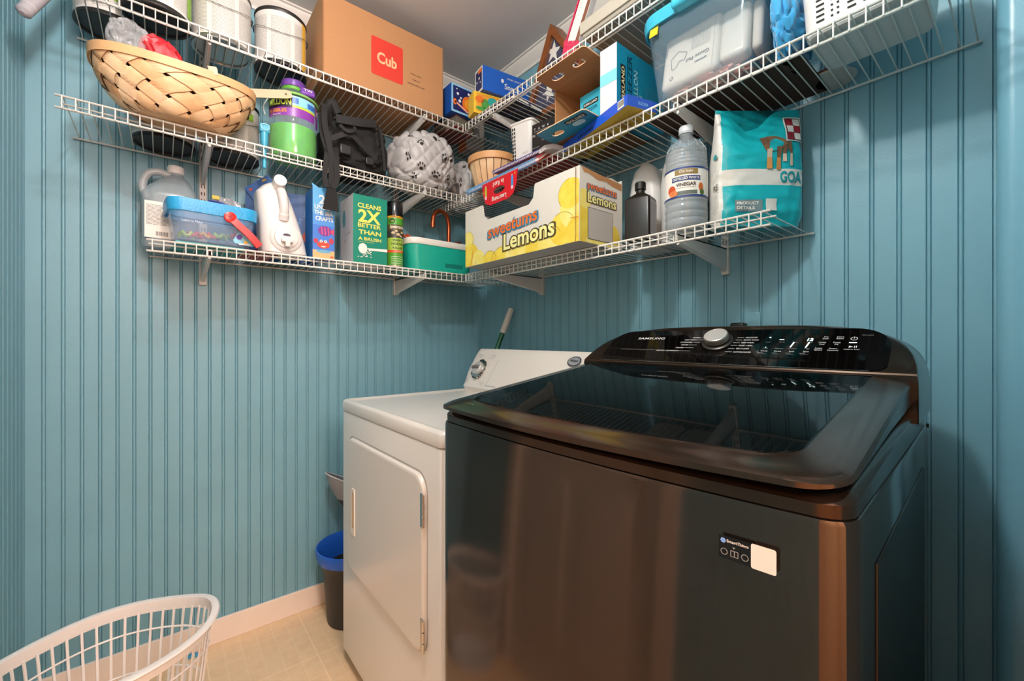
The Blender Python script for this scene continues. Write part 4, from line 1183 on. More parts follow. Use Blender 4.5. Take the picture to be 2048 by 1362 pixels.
t = tl('zip_bag', 'clear zipper bag with purple seal behind the craft tub', 'bag', .075, -1.160, DB, 0)
P_, S_ = soft(.050, .030, .215, 21.2, .010, 2.6, .75)
m = MB(); soft_mesh(m, P_, mat('#dfe3ea', .15, alpha=.5, coat=1.0), 60, 40); m.build('clear_film', t)
m = MB(); m.tube(bez([(-.055, -.02, .190), (-.02, -.035, .185), (.03, -.03, .17), (.058, -.02, .175)]), .0035, mat('#4b4fa0', .4), 8); m.build('zip_seal', t)
m = MB(); m.box((-.035, -.02, .205), (.022, .006, .014), mat('#e8d35a', .5), .002); m.build('yellow_tab', t)

# detergent jug leaning beside the craft box
t = thing('detergent_jug', 'white detergent jug with round push spout leaning on the lowest shelf', 'jug', (.213, -1.007, DB + .003), (0, 0, 90), None)
WJ = mat('#dedcda', .32)
m = MB(); lean = lambda z: -.155 * z
def jr(z, w, d, r, dx=0, dy=0): return (z, w, d, r, lean(z) + dx, dy)
rstack(m, [jr(0, .13, .12, .03), jr(.005, .142, .128, .035), jr(.05, .138, .13, .035), jr(.10, .126, .128, .035), jr(.16, .112, .12, .032, -.003), jr(.21, .098, .105, .03, -.006), jr(.235, .07, .085, .028, .004, .0), jr(.248, .045, .06, .02, .012, -.0), jr(.252, .03, .04, .014, .014)], WJ, 8)
m.build('jug_body', t)
m = MB(); m.tube(bez([(.014 + lean(.245), -.035, .238), (.015 + lean(.2), -.066, .205), (.013 + lean(.15), -.070, .155), (.008 + lean(.12), -.056, .118)]), [.019] * 6 + [.0145] * 24 + [.017] * 7, WJ, 14); m.build('jug_handle', t)
m = MB(); m.cyl((.014 + lean(.24), -.035, .238), (.014 + lean(.24), -.078, .246), .0195, mat('#ebe9e6', .35), 32); m.build('fill_cap', t)
m = MB(); m.M = Matrix.Translation((-.004, -.062, .056)) @ Matrix.Rotation(R(90), 4, 'X'); m.lathe([(.050, -.004), (.050, .004), (.046, .008), (.038, .010), (.036, .014), (.033, .015), (.0001, .013)], WJ, 44); m.build('spout_collar', t)
m = MB(); m.b2(-.022, -.094, .036, .014, -.074, .050, WJ, .004); m.b2(-.012, -.098, .020, .004, -.076, .040, mat('#cfcdca', .35), .003); m.disc(plane((-.004, -.0775, .061)), (0, 0), .012, .007, mat('#2c2746', .4), .0008, 16, 0, PI); m.build('push_tap', t)

t = thing('craft_box', 'dark blue craft box with its flap open behind the white detergent jug', 'box', (.090, -.985, DB), (0, 0, 72), None)
m = MB(); carton(m, .235, .05, .262, {'*': mat('#1c4f8c', .35)}); m.build('carton', t)
m = MB(); F_ = front(.025); m.text(F_, 'WATERPAINT  LAGOON', (.062, .16), .016, mat('#5e9bd0', .4), .0008, rot=62)
for a, b, r_, c in ((.085, .10, .016, '#b2402a'), (.10, .06, .012, '#6d3a8c'), (.075, .045, .014, '#3a6a44'), (.1, .02, .012, '#c98a3a'), (.06, .1, .01, '#27406a')): m.disc(F_, (a, b), r_, r_ * 1.2, mat(c, .4), .0012, 9)
m.build('box_artwork', t)
fl = MB(); fl.M = Matrix.Translation((-.118, -.025, .262)) @ Matrix.Rotation(R(-38), 4, 'Y')
fl.b2(-.003, -.008, -.06, .095, -.0055, .0, mat('#21589a', .35)); fo = fl.build('top_flap', t)
fl = MB(); fl.M = Matrix.Translation((-.118, -.025, .262)) @ Matrix.Rotation(R(-38), 4, 'Y'); sF = plane((0, -.008, -.06)); fl.text(sF, 'UNDER THE SEA', (.045, .014), .012, PAPER, .0006, .01, width=.078); fl.disc(sF, (.012, .045), .006, .005, mat('#b9463a', .4), .0008); fl.disc(sF, (.07, .05), .008, .004, mat('#c9a33a', .4), .0008); fl.build('flap_lettering', fo)

t = tl('craft_box', 'light blue craft box with cartoon crab and fish on the narrow front', 'box', .235, -.890, DB, 0)
m = MB(); LB = mat('#5aa9e0', .4); carton(m, .074, .10, .252, {'*': mat('#2d6fb4', .35), 'F': LB}); m.poly(plane((-.037, -.05, .252)), [(0, 0), (.074, 0), (.070, .006), (.02, .001), (-.004, .014)], LB, .0004); m.build('carton', t)
m = MB(); F_ = front(.05)
m.patch(F_, -.037, .0, .037, .030, mat('#f0b27a', .4), .0005); m.patch(F_, -.037, .03, .037, .12, mat('#3f78cf', .4), .0005); m.patch(F_, -.037, .12, .037, .16, mat('#4a8fd8', .4), .0005)
m.text(F_, '2', (-.006, .212), .044, PAPER, .001, .02); m.text(F_, 'UNDER', (0, .184), .023, PAPER, .001, .02, width=.062); m.text(F_, 'THE SEA', (0, .164), .021, PAPER, .001, .02, width=.064); m.text(F_, 'CRAFTS', (.002, .143), .021, PAPER, .001, .02, width=.060)
m.disc(F_, (.004, .10), .024, .018, mat('#7a2c8c', .4), .0012, 14); m.poly(F_, [(.02, .1), (.035, .112), (.035, .086)], mat('#c8405c', .4), .0016)
for k in range(3): m.line(F_, [(-.008 + .011 * k, .114), (-.005 + .011 * k, .086)], .0035, mat('#d2577c', .4), .0018)
m.disc(F_, (-.001, .050), .022, .013, mat('#d8452c', .4), .0012); m.disc(F_, (-.009, .062), .005, .005, PAPER, .0018); m.disc(F_, (.006, .062), .005, .005, PAPER, .0018); m.disc(F_, (-.009, .062), .002, .002, INK, .0022); m.disc(F_, (.006, .062), .002, .002, INK, .0022)
m.disc(F_, (-.027, .062), .008, .009, mat('#b8344c', .4), .0014, 9); m.disc(F_, (.026, .066), .009, .011, mat('#b8344c', .4), .0014, 9); m.disc(F_, (-.001, .045), .008, .004, PAPER, .0018, 12, PI, 2 * PI)
m.disc(F_, (.0, .026), .026, .006, mat('#6aa8c8', .4), .001); m.disc(F_, (.028, .008), .006, .004, mat('#c9603a', .4), .001)
m.build('box_artwork', t)

t = tl('scrubber_box', 'white and green scrubber box with large yellow lettering', 'box', .205, -.716, DB, 0)
m = MB(); TG = mat('#11856f', .4); carton(m, .134, .146, .262, {'*': mat('#e0dfe0', .4), 'F': TG}); m.build('carton', t)
m = MB(); F_ = front(.073); LY = mat('#e9e067', .4)
m.text(F_, 'CLEANS', (-.004, .222), .024, LY, .001, .024, width=.092); m.text(F_, '2X', (-.004, .183), .066, LY, .001, .03, width=.088)
m.text(F_, 'BETTER', (-.004, .147), .0225, LY, .001, .024, width=.090); m.text(F_, 'THAN', (-.002, .121), .0235, LY, .001, .024, width=.088); m.text(F_, 'A BRUSH', (-.003, .096), .0175, LY, .001, .02, width=.090); m.patch(F_, -.046, .083, .012, .084, LY, .001)
m.poly(F_, [(-.012, .061), (.067, .066), (.067, .055), (.0, .053), (-.005, .048)], PAPER, .0012); m.disc(F_, (-.030, .058), .018, .021, PAPER, .0014, 8); rd = random.Random(2)
for k in range(24): m.disc(F_, (-.032 + rd.uniform(-.018, .035), .036 + rd.uniform(-.012, .012)), .003, .002, PAPER, .0016, 6)
Ls = plane((-.067, .073, 0), (0, -1, 0)); m.disc(Ls, (.045, .185), .018, .036, mat('#5aa6b4', .4), .0008, 9); m.text(Ls, 'up to 5x faster', (.09, .12), .010, TEXTG, .0008, rot=0); m.text(Ls, 'electric', (.06, .095), .011, mat('#c94b6a', .5), .0008)
m.build('box_lettering', t)

t = tl('spray_can', 'tall wasp spray can with black cap and green label', 'spray can', .235, -.598, DB, 0)
m = MB(); m.lathe([(.028, .0), (.0325, .003), (.0330, .006), (.0330, .208), (.0315, .213)], mat('#b8b6a8', .3, metal=.5), 36); m.build('can_body', t)
m = MB(); m.lathe([(.0322, .210), (.0325, .213), (.0325, .268), (.0305, .272), (.0001, .272)], mat('#0d0d0d', .2, coat=.4), 36, cap0=False); m.build('cap', t)
m = MB(); sf = cylsurf(.0331); w = .1035
for b0, b1, c in ((.012, .062, '#4e9c2e'), (.062, .072, '#d8502a'), (.072, .122, '#9ec24a'), (.122, .152, '#3c3a36'), (.152, .176, '#5d5536'), (.176, .203, '#4c9a32'), (.203, .211, '#e7a52c')): m.patch(sf, -w, b0, w, b1, mat(c, .35), .0003, 40, 1)
m.text(sf, 'SUPER VALUE SIZE', (0, .207), .0065, INK, .001, .01, width=.056); m.disc(sf, (-.024, .190), .011, .009, mat('#232a1e', .4), .0009); m.text(sf, 'KILLS', (-.024, .190), .006, YLW, .0014)
m.text(sf, 'Spectracide', (-.002, .165), .017, mat('#f0ebd2', .4), .001, .02, width=.062); 
for a, b, s1 in ((-.02, .142, .008), (.0, .136, .009), (.018, .146, .008), (-.008, .149, .006), (.012, .130, .006)): m.disc(sf, (a, b), s1, s1 * .7, mat('#c9b78a', .4), .0012, 7)
m.text(sf, 'WASP &', (0, .112), .0125, INK, .001, .02, width=.045); m.text(sf, 'HORNET', (0, .097), .0135, INK, .001, .02, width=.052); m.text(sf, 'KILLER', (0, .081), .0125, INK, .001, .02, width=.044); m.text(sf, 'FAST KILL', (0, .067), .006, PAPER, .001)
for k in range(4): m.patch(sf, -.028, .018 + .009 * k, .026 - .004 * (k % 2), .0195 + .009 * k, PAPER, .001, 6, 1)
m.build('wrap_label', t)

t = tl('cooler_box', 'teal plastic cooler with white rim beside the lemon carton', 'cooler', .175, -.392, DB, 0)
TQ = mat('#17a692', .35)
m = MB(); rstack(m, [(0, .285, .20, .035), (.004, .296, .21, .04), (.085, .318, .225, .042), (.110, .322, .228, .042)], TQ, 8); m.build('cooler_body', t)
m = MB(); rstack(m, [(.108, .326, .232, .043), (.112, .330, .236, .044), (.130, .330, .236, .044), (.134, .326, .232, .043), (.134, .306, .212, .036), (.115, .30, .206, .034)], mat('#e2e0d8', .4), 8, False, False)
m.loft([rrect(.306, .212, .036, 8, 0, 0, .1205), rrect(.01, .01, .004, 8, 0, 0, .1205)], mat('#8d8f86', .6), False, True); m.build('white_rim', t)
m = MB(); F_ = lambda a, b, off=0: Vector((a, -.1035 - .10 * b - off, b)); m.poly(F_, rpts(.005, .020, .095, .040, .004), mat('#0f7d70', .4), .001); m.line(F_, [(.007, .0195), (.093, .0195)], .002, mat('#3fc0ad', .3), .0014); m.build('hand_grip', t)
m = MB(); OR = mat('#d8603a', .4)
m.tube([(-.12, -.06, .122), (-.155, -.02, .158)], .006, OR, 10); m.tube([(-.105, -.06, .122), (-.128, -.01, .163)], .006, OR, 10)
tag(m.build('tongs', loc=tuple(t.location), rot=(0, 0, R(90))), 'orange plastic tong handles poking out of the teal cooler', 'tongs')
t = tl('faucet', 'copper coloured gooseneck faucet standing in the teal cooler', 'faucet', .165, -.300, DB + .121, 0)
CP = mat('#a8532f', .28, metal=.75)
m = MB(); m.lathe([(.020, .0), (.021, .006), (.014, .012), (.012, .02)], CP, 24); m.tube(bez([(.0, 0, .01), (.0, 0, .07), (.0, 0, .125), (-.018, -.006, .168), (-.058, -.012, .178), (-.088, -.018, .150), (-.094, -.02, .112)], 8), .0098, CP, 16); m.build('gooseneck_spout', t)
m = MB(); m.tube([(-.094, -.02, .118), (-.0945, -.0202, .094)], .0115, CP, 18); m.build('aerator', t)
m = MB(); m.tube([(.036, -.01, .0), (.036, -.01, .045)], .008, CP, 14); m.tube([(.036, -.01, .042), (.060, -.012, .050)], .0045, CP, 10); m.build('lever', t)
# ================================================================== right hand wall
# ------------------------------------------------------------------ lemon carton
t = thing('lemon_box', 'white lemon carton with yellow lemons and big lettering on the lowest shelf', 'box', (.7525, -.2875, DB))
W_, D_, H_ = .611, .205, .224; hx = W_ / 2; hy = D_ / 2
WC = mat('#dcd9d0', .55, noise_amt=.04, noise_scale=15); GB = mat('#a9a59f', .7)
m = MB()
nx0, nx1, nz = -.185, .108, .162
out = [(-hx, 0), (hx, 0), (hx, H_), (nx1 + .004, H_), (nx1, H_ - .006), (nx1 - .006, nz + .018), (nx1 - .028, nz), (nx0 + .03, nz), (nx0 + .008, nz + .016), (nx0, H_ - .006), (nx0 - .004, H_), (-hx, H_)]
th = .004
m.loft([[Vector((a, -hy, b)) for a, b in out], [Vector((a, -hy + th, b)) for a, b in out]], WC)
m.b2(-hx, hy - th, 0, hx, hy, H_, WC); m.b2(-hx, -hy + th, 0, -hx + th, hy - th, H_, WC); m.b2(-hx + th, -hy + th, 0, hx - th, hy - th, th, GB)
side = [(-hy + th, 0), (hy - th, 0), (hy - th, H_ - .012), (.05, H_ - .004), (.02, H_ - .008), (-hy + th, H_)]
m.loft([[Vector((hx, a, b)) for a, b in side], [Vector((hx - th, a, b)) for a, b in side]], WC)
m.patch(plane((0, 0, 0), (1, 0, 0), (0, -1, 0)), -hx, -hy, hx, hy, GB, .0005)
F_ = front(hy); S_ = plane((hx, 0, 0), (0, 1, 0))
Y1 = mat('#f0dc5a', .5, noise_amt=0, noise_scale=25, col2='#e8c93e'); Y2 = mat('#f3e78f', .5, noise_amt=0, noise_scale=20, col2='#efdc66'); OL = mat('#a98a2a', .6)
rc = (-hx + .001, .001, hx - .001, H_ - .001)
def ring2(mb, sf, c, rx, ry, a0, a1, w, off, rect=rc, mt=OL):
    p = [(c[0] + rx * math.cos(R(a0 + (a1 - a0) * i / 20)), c[1] + ry * math.sin(R(a0 + (a1 - a0) * i / 20))) for i in range(21)]
    mb.line(sf, [q for q in p if rect[0] <= q[0] <= rect[2] and rect[1] <= q[1] <= rect[3]], w, mt, off)
for k, (cx, cz, rx, mt) in enumerate(((-.285, .105, .038, Y2), (-.270, .04, .055, Y1), (-.215, .02, .040, Y2), (-.14, .0, .045, Y1), (-.07, -.01, .060, Y1), (.0, -.005, .050, Y2), (.06, .0, .05, Y2), (.12, .01, .055, Y1), (.18, .02, .055, Y2), (.235, .05, .055, Y1), (.29, .10, .065, Y2), (.27, .15, .05, Y1), (.30, .03, .05, Y1))):
    cdisc(m, F_, (cx, cz), rx, rx * .92, rc, mt, .0006 + .00012 * k)
for c, rx, a0, a1 in (((-.285, .105), .038, -40, 90), ((-.14, 0), .045, 20, 150), ((-.07, -.01), .06, 30, 170), ((.235, .05), .055, 20, 120), ((.27, .15), .05, 95, 220), ((-.27, .04), .055, 200, 330), ((.18, .02), .055, 30, 120)): ring2(m, F_, c, rx, rx * .92, a0, a1, .0012, .0026)
for c, rx, ry, a0, a1 in (((-.07, -.03), .09, .08, 40, 75), ((.27, .03), .09, .045, 20, 90), ((-.30, .06), .05, .07, -60, 0)): ring2(m, F_, c, rx, ry, a0, a1, .003, .0028, mt=mat('#eaa33a', .5))
OUT = mat('#2f7fa8', .5); ORL = mat('#e2702a', .5); DK = mat('#4b4326', .5); LY2 = mat('#f2eda0', .5)
m.text(F_, 'sweetums', (-.011, .113), .062, OUT, .0030, .07, rot=3, width=.285, shear=.05); m.text(F_, 'sweetums', (-.011, .113), .062, ORL, .0036, .020, rot=3, width=.272, shear=.05)
m.text(F_, 'Lemons', (.076, .061), .078, DK, .0030, .08, rot=2, width=.272, shear=.05); m.text(F_, 'Lemons', (.076, .061), .078, LY2, .0036, .022, rot=2, width=.256, shear=.05)
m.line(F_, [(hx - .014, 0), (hx - .014, H_)], .002, mat('#7d4a34', .6), .0032); m.line(F_, [(hx - .0095, .01), (hx - .0095, H_ - .004)], .0008, mat('#9d6a54', .6), .0032)
rs = (-hy + .001, .001, hy - .001, H_ - .02)
cdisc(m, S_, (-.085, .05), .05, .06, rs, Y1, .0006); cdisc(m, S_, (-.08, .13), .028, .03, rs, Y2, .0007); cdisc(m, S_, (-.02, .0), .06, .03, rs, Y2, .0008); cdisc(m, S_, (.06, .02), .03, .05, rs, Y1, .0009)
m.poly(S_, [(-hy + .005, H_ - .001), (hy - .004, H_ - .013), (hy - .004, H_ - .034), (.05, H_ - .03), (.02, H_ - .022), (-.02, H_ - .026), (-.06, H_ - .015), (-hy + .02, H_ - .016)], KRAFT, .0006)
m.text(S_, 'sweetums', (-.0, .172), .034, OUT, .0012, .075, width=.148); m.text(S_, 'sweetums', (-.0, .172), .034, ORL, .0018, .022, width=.142)
m.text(S_, 'Lemons', (-.0, .138), .042, DK, .0012, .085, width=.146); m.text(S_, 'Lemons', (.0, .138), .042, LY2, .0018, .022, width=.138)
m.patch(S_, -.068, .012, .052, .108, INK, .0014); m.patch(S_, -.0665, .0135, .0505, .1065, mat('#b9b6b1', .6), .0018)
m.build('carton', t)

# ------------------------------------------------------------------ brown bottle
t = thing('peroxide_bottle', 'dark brown square bottle with black cap beside the lemon carton', 'bottle', (1.158, -.232, DB), (0, 0, 12))
m = MB(); BR = mat('#1c1714', .32)
rstack(m, [(0, .072, .056, .005), (.003, .077, .062, .007), (.124, .077, .062, .007), (.130, .072, .057, .009), (.144, .034, .034, .016), (.147, .026, .026, .0129), (.158, .026, .026, .0129)], BR, 5); m.build('bottle_body', t)
m = MB(); m.lathe([(.013, .155), (.0165, .157), (.0165, .176), (.014, .179), (.0001, .179)], mat('#101010', .35), 28, cap0=False)
m.build('ribbed_cap', t)
m = MB(); Rr = plane((.0388, 0, 0), (0, 1, 0)); m.patch(Rr, -.024, .018, .026, .118, mat('#c9cace', .5), .0006); m.fine(Rr, -.021, .022, .023, .112, 22, .0011, mat('#6d6f78', .6), .0012, 12); m.build('paper_label', t)

# ------------------------------------------------------------------ two white jugs
def white_jug(label, x, y, s_, rz):
    t = thing('bleach_jug', label, 'jug', (x, y, DB), (0, 0, rz), 'white jugs behind the vinegar bottle')
    WJ2 = mat('#d5d4d2', .4); m = MB(); h = .30 * s_
    rstack(m, [(0, .10, .12, .025), (.004, .110, .130, .03), (h * .62, .110, .130, .03), (h * .78, .096, .120, .03, -.004), (h * .90, .074, .10, .03, -.010), (h * .96, .050, .07, .024, -.014), (h, .034, .045, .0165, -.016)], WJ2, 6)
    m.build('jug_body', t)
    m = MB(); m.tube(bez([(.0, .055, h * .45), (.0, .066, h * .55), (.0, .060, h * .76), (.0, .030, h * .9)]), .011, WJ2, 12); m.build('jug_handle', t)
    m = MB(); m.lathe([(.0175, h * .90), (.019, h * .905), (.019, h * .955), (.0001, h * .96)], mat('#c9c9c9', .4), 24, cx=.012, cy=.045); m.build('screw_cap', t)
white_jug('white plastic jug just right of the brown bottle', 1.106, -.090, .96, 4)
white_jug('white plastic jug just left of the vinegar bottle', 1.222, -.094, 1.0, 4)

# ------------------------------------------------------------------ vinegar
t = thing('vinegar_bottle', 'clear ribbed vinegar bottle with white and navy label', 'bottle', (1.309, -.246, DB), (0, 0, 24))
PET = mat('#b9c4ca', .06, alpha=.36, coat=1.0)
m = MB(); pr = [(.036, .0), (.048, .002), (.0535, .010)]
z = .014
for k in range(3): pr += [(.0545, z), (.0545, z + .010), (.0525, z + .014)]; z += .018
pr += [(.0525, .070), (.0545, .074), (.0535, .078), (.0535, .160), (.0545, .164)]
z = .168
for k in range(4): pr += [(.0522, z), (.0542 - .0006 * k, z + .005), (.0525 - .0006 * k, z + .009)]; z += .0105
pr += [(.046, .222), (.034, .238), (.021, .250), (.0165, .256), (.0165, .262), (.019, .264), (.019, .267), (.016, .268)]
m.lathe(pr, PET, 48, cap1=False)
for k in range(14):
    a = 2 * PI * k / 14; o_ = Vector((math.cos(a), math.sin(a), 0)); m.tube([o_ * .050 + Vector((0, 0, .212)), o_ * .0475 + Vector((0, 0, .221)), o_ * .037 + Vector((0, 0, .236))], .0014, PET, 6)
m.build('bottle_body', t)
m = MB(); m.lathe([(.0001, .004), (.046, .004), (.0515, .012), (.0515, .07), (.0515, .16), (.050, .205), (.0001, .206)], mat('#a4b0b8', .05, alpha=.30), 40); m.build('vinegar_liquid', t)
m = MB(); m.lathe([(.0185, .262), (.0185, .280), (.0165, .283), (.0001, .283)], mat('#cfd3d8', .4), 30, cap0=False); m.build('screw_cap', t)
m = MB(); sf = cylsurf(.0538); NB = mat('#27407c', .4)
m.patch(sf, -.085, .080, .085, .158, PAPER, .0006, 30, 1); m.patch(sf, -.085, .153, .085, .158, NB, .001, 30, 1); m.patch(sf, -.085, .080, .085, .085, NB, .001, 30, 1)
m.patch(sf, -.024, .138, .034, .152, mat('#8c7340', .5), .001, 10, 1); m.text(sf, 'Old Style', (.004, .145), .009, PAPER, .0016, .015)
m.patch(sf, -.032, .122, .040, .134, NB, .0012, 12, 1); m.text(sf, 'DISTILLED WHITE', (.004, .128), .0092, PAPER, .0018, .02, width=.066)
m.text(sf, 'VINEGAR', (.004, .1125), .0125, mat('#3b2b24', .5), .0016, .025, width=.050); m.patch(sf, -.02, .1035, .028, .1045, TEXTG, .001, 8, 1)
m.patch(sf, -.020, .086, .032, .096, mat('#5f6a60', .5), .001, 10, 1); m.disc(sf, (-.033, .102), .0115, .012, mat('#c9502a', .4), .0014, 14); m.disc(sf, (-.028, .092), .012, .008, mat('#e0834c', .4), .0018, 14); m.disc(sf, (.042, .105), .007, .011, mat('#c9662a', .4), .0014, 12); m.disc(sf, (.045, .092), .007, .008, mat('#4c6a34', .4), .0016, 9)
m.build('wrap_label', t)

# ------------------------------------------------------------------ goat feed bag
t = thing('feed_bag', 'teal goat feed bag with folded top at the right end of the lowest shelf', 'feed bag', (1.440, -.138, DB), (0, 0, 50))
TB = mat('#12a9b3', .3, coat=.4, bump=.15, bump_scale=40); PB = mat('#d8d6cf', .4, coat=.3)
hw, hd, hh = .110, .040, .305
def bagf(u, v):
    """u round the outline 0..1 starting at the back, v height"""
    a = 2 * PI * u; k = 1 - .0 * v; g = lambda q, e: math.copysign(abs(q) ** e, q)
    depth = hd * (1 - max(0, (v - .55) / .45) ** 1.6 * .93) * (1 - .25 * max(0, .12 - v) / .12)
    wide = hw * (1 - .05 * max(0, .08 - v) / .08 + .015 * math.sin(v * 6))
    x = -wide * g(math.sin(a), .45); y = depth * g(math.cos(a), .55)
    top = hh * (1.0 + .0) * v
    if v > .55:   # the folded top sags in the middle of the front
        w = (v - .55) / .45
        top -= .060 * w * math.exp(-((x + .022) / .045) ** 2)
        y += .030 * w * w * (1 if x < -.01 else -.3) * 0 - .012 * w
    y += .004 * noise.noise(Vector((x * 14, v * 5, 1.3))) + .0035 * noise.noise(Vector((x * 40, v * 14, 7)))
    return Vector((x, y, max(0, top)))
m = MB(); NU, NV = 96, 60; vs = []
for j in range(NV + 1):
    for i in range(NU): vs.append(bagf(i / NU, j / NV))
bands = {}
def bmat(u, v):
    p = bagf(u, v)
    if p.x < -hw * .90 and v < .97: return PB
    if .335 < v - .10 * 0 + .018 * math.sin(u * 30) * 0 < .475: return PB
    return TB
for j in range(NV):
    for i in range(NU):
        a = j * NU + i; b = j * NU + (i + 1) % NU
        bands.setdefault(id(bmat((i + .5) / NU, (j + .5) / NV)), (bmat((i + .5) / NU, (j + .5) / NV), []))[1].append((a, b, b + NU, a + NU))
first = True
base = len(m.v); m.v += vs
for mt, fs in bands.values():
    k = m.mi(mt)
    for f in fs: m.f.append(f); m.m.append(k)
m.f.append(tuple(reversed(range(NU)))); m.m.append(m.mi(TB)); m.f.append(tuple(NV * NU + i for i in range(NU))); m.m.append(m.mi(TB))
bag = m
def bs(a, b, off=0.0):
    """front surface: a across, b height"""
    v = b / hh; best = None; lo, hi = .5, .5
    s_ = max(-1, min(1, a / hw)); sn = -math.copysign(abs(s_) ** (1 / .45), s_)
    u = .5 - math.asin(max(-1, min(1, sn))) / (2 * PI) 
    p = bagf(u, v); return Vector((a, p.y - .0006 - off, p.z))
m = bag
m.text(bs, 'GOAT', (.078, .122), .038, mat('#1796a0', .4), .001, .03, width=.074)
m.patch(bs, -.072, .034, -.004, .064, mat('#6f8388', .4), .001, 10, 2); m.text(bs, 'PRODUCT', (-.040, .0555), .0105, PAPER, .0018, .02, width=.054); m.text(bs, 'DETAILS', (-.046, .043), .0105, PAPER, .0018, .02, width=.044)
m.patch(bs, .004, .036, .032, .066, mat('#d8d6cf', .4), .001, 4, 2)
m.text(bs, 'feed.info/goat', (-.02, .022), .012, mat('#0b7f88', .4), .001, .01) if False else m.fine(bs, -.07, .016, .03, .026, 1, .003, mat('#0b7f88', .4), .001, 4)
RQ = mat('#97212e', .4)
lx, lz = .062, .218
m.patch(bs, lx - .004, lz - .004, lx + .044, lz + .064, PAPER, .001, 4, 4); m.patch(bs, lx - .001, lz - .001, lx + .041, lz + .061, mat('#2b2a3a', .4), .0014, 4, 4)
for i in range(2):
    for j in range(3):
        m.patch(bs, lx + .001 + i * .0195, lz + .001 + j * .0195, lx + .0195 + i * .0195, lz + .0195 + j * .0195, RQ if (i + j) % 2 == 0 else PAPER, .0018, 2, 2)
BRN = mat('#7c5a40', .6, noise_amt=.3, noise_scale=60); TAN = mat('#c98a4a', .6); LTB = mat('#c9b39c', .6)
m.poly(bs, [(-.004, .256), (.012, .246), (.03, .236), (.052, .222), (.064, .208), (.052, .196), (.034, .190), (.018, .188), (.004, .198)], BRN, .0016)
for x0, x1, z1, c1, c2 in ((.008, .020, .142, LTB, TAN), (.032, .042, .140, BRN, TAN), (.048, .056, .160, BRN, LTB), (.066, .072, .150, BRN, LTB)):
    zt_ = .20 if x0 < .06 else .212
    xs_ = x0 - (.010 if x0 > .06 else 0)
    m.poly(bs, [(xs_, zt_), (xs_ + .014, zt_), (x1, (zt_ + z1) / 2), (x0, (zt_ + z1) / 2)], c1, .002); m.poly(bs, [(x0, (zt_ + z1) / 2), (x1, (zt_ + z1) / 2), (x1 + .001, z1), (x0 - .001, z1)], c2, .0022)
# a few strokes of print on the white gusset
gs = plane((-hw * .995, hd * .8, 0), (0, -1, 0)); m.text(gs, 'RE', (.052, .10), .022, mat('#5d5c4e', .5), .002, .02); m.disc(gs, (.05, .18), .01, .007, mat('#2f9aa0', .4), .002, 9)
rd = random.Random(6)
for k in range(26): m.line(gs, [(.04 + rd.uniform(-.01, .012), .03 + k * .005), (.052 + rd.uniform(0, .02), .036 + k * .005)], .0007, mat('#8a897f', .5), .002)
bag.build('bag_body', t, sharp=50)

# ------------------------------------------------------------------ middle right shelf
# droopy workbooks with spiral spines hanging over the rail
def sheet(mb, x0, x1, pts, th, mt):
    a = [Vector((x0, y, z)) for y, z in pts] + [Vector((x0, y, z + th)) for y, z in reversed(pts)]
    b = [Vector((x1, p.y, p.z)) for p in a]
    mb.loft([a, b], mt)
t = thing('workbook', 'spiral workbook with a red printed carry handle hanging over the rail', 'book', (.63, -.305, DM + .0015))
dr_ = [(.16, .0), (.02, .001), (-.006, -.001), (-.052, -.036)]
m = MB(); sheet(m, -.215, .215, dr_, .003, mat('#b3322c', .4)); sheet(m, -.212, .212, [(y, z + .003) for y, z in dr_], .009, PAPER); sheet(m, -.215, .215, [(y, z + .012) for y, z in dr_], .002, mat('#b3322c', .4)); m.build('book_block', t)
m = MB(); SP = mat('#4fa3d8', .3)
for i in range(62):
    x = -.210 + i * .0068
    m.tube([Vector((x, -.054 + .0085 * math.cos(q), -.030 + .0095 * math.sin(q))) for q in [2 * PI * k / 10 for k in range(10)]], .0011, SP, 5, closed=True)
m.build('spiral_binding', t)
m = MB(); HC = mat('#d2202c', .35); yy = -.064; m.M = Matrix.Translation((.012, 0, -.034))
o_ = [(-.108, .0), (.108, .0), (.100, -.048), (.084, -.080), (.055, -.092), (-.055, -.092), (-.084, -.080), (-.100, -.048)]
# card with a slot: two halves round the opening
slot = [(.034 * math.cos(R(a)) , -.046 + .0125 * math.sin(R(a))) for a in range(0, 360, 20)]
import mathutils.geometry as mg
from mathutils import Vector as V2
def holed(mb, outer, hole, y, th, mt):
    allp = [Vector((a, b, 0)) for a, b in outer]; hp = [Vector((a, b, 0)) for a, b in hole]
    tri = mg.tessellate_polygon([allp, hp]); P = allp + hp; n = len(P)
    vs = [Vector((p.x, y, p.y)) for p in P] + [Vector((p.x, y + th, p.y)) for p in P]
    fs = [tuple(f) for f in tri] + [tuple(n + i for i in reversed(f)) for f in tri]
    k = len(outer)
    for i in range(k): j = (i + 1) % k; fs.append((i, j, j + n, i + n))
    for i in range(len(hole)): j = (i + 1) % len(hole); fs.append((k + j, k + i, k + i + n, k + j + n))
    mb.add(vs, fs, mt)
holed(m, o_, slot, yy, .0015, HC)
sf = plane((0, yy, 0)); 
m.text(sf, 'Learning', (0, -.074), .024, PAPER, .0008, .015, rot=180, width=.088); m.text(sf, 'is fun!', (-.004, -.020), .024, PAPER, .0008, .015, rot=180, width=.066)
for cx, c in ((-.082, '#b9c94a'), (.078, '#3f8fd0')):
    m.poly(sf, [(cx - .006, -.052), (cx + .006, -.052), (cx + .006, -.022), (cx, -.010), (cx - .006, -.022)], mat(c, .4), .0008); m.patch(sf, cx - .006, -.064, cx + .006, -.052, mat('#e9c6d4', .4), .001); m.poly(sf, [(cx - .003, -.016), (cx + .003, -.016), (cx, -.010)], PAPER, .0014)
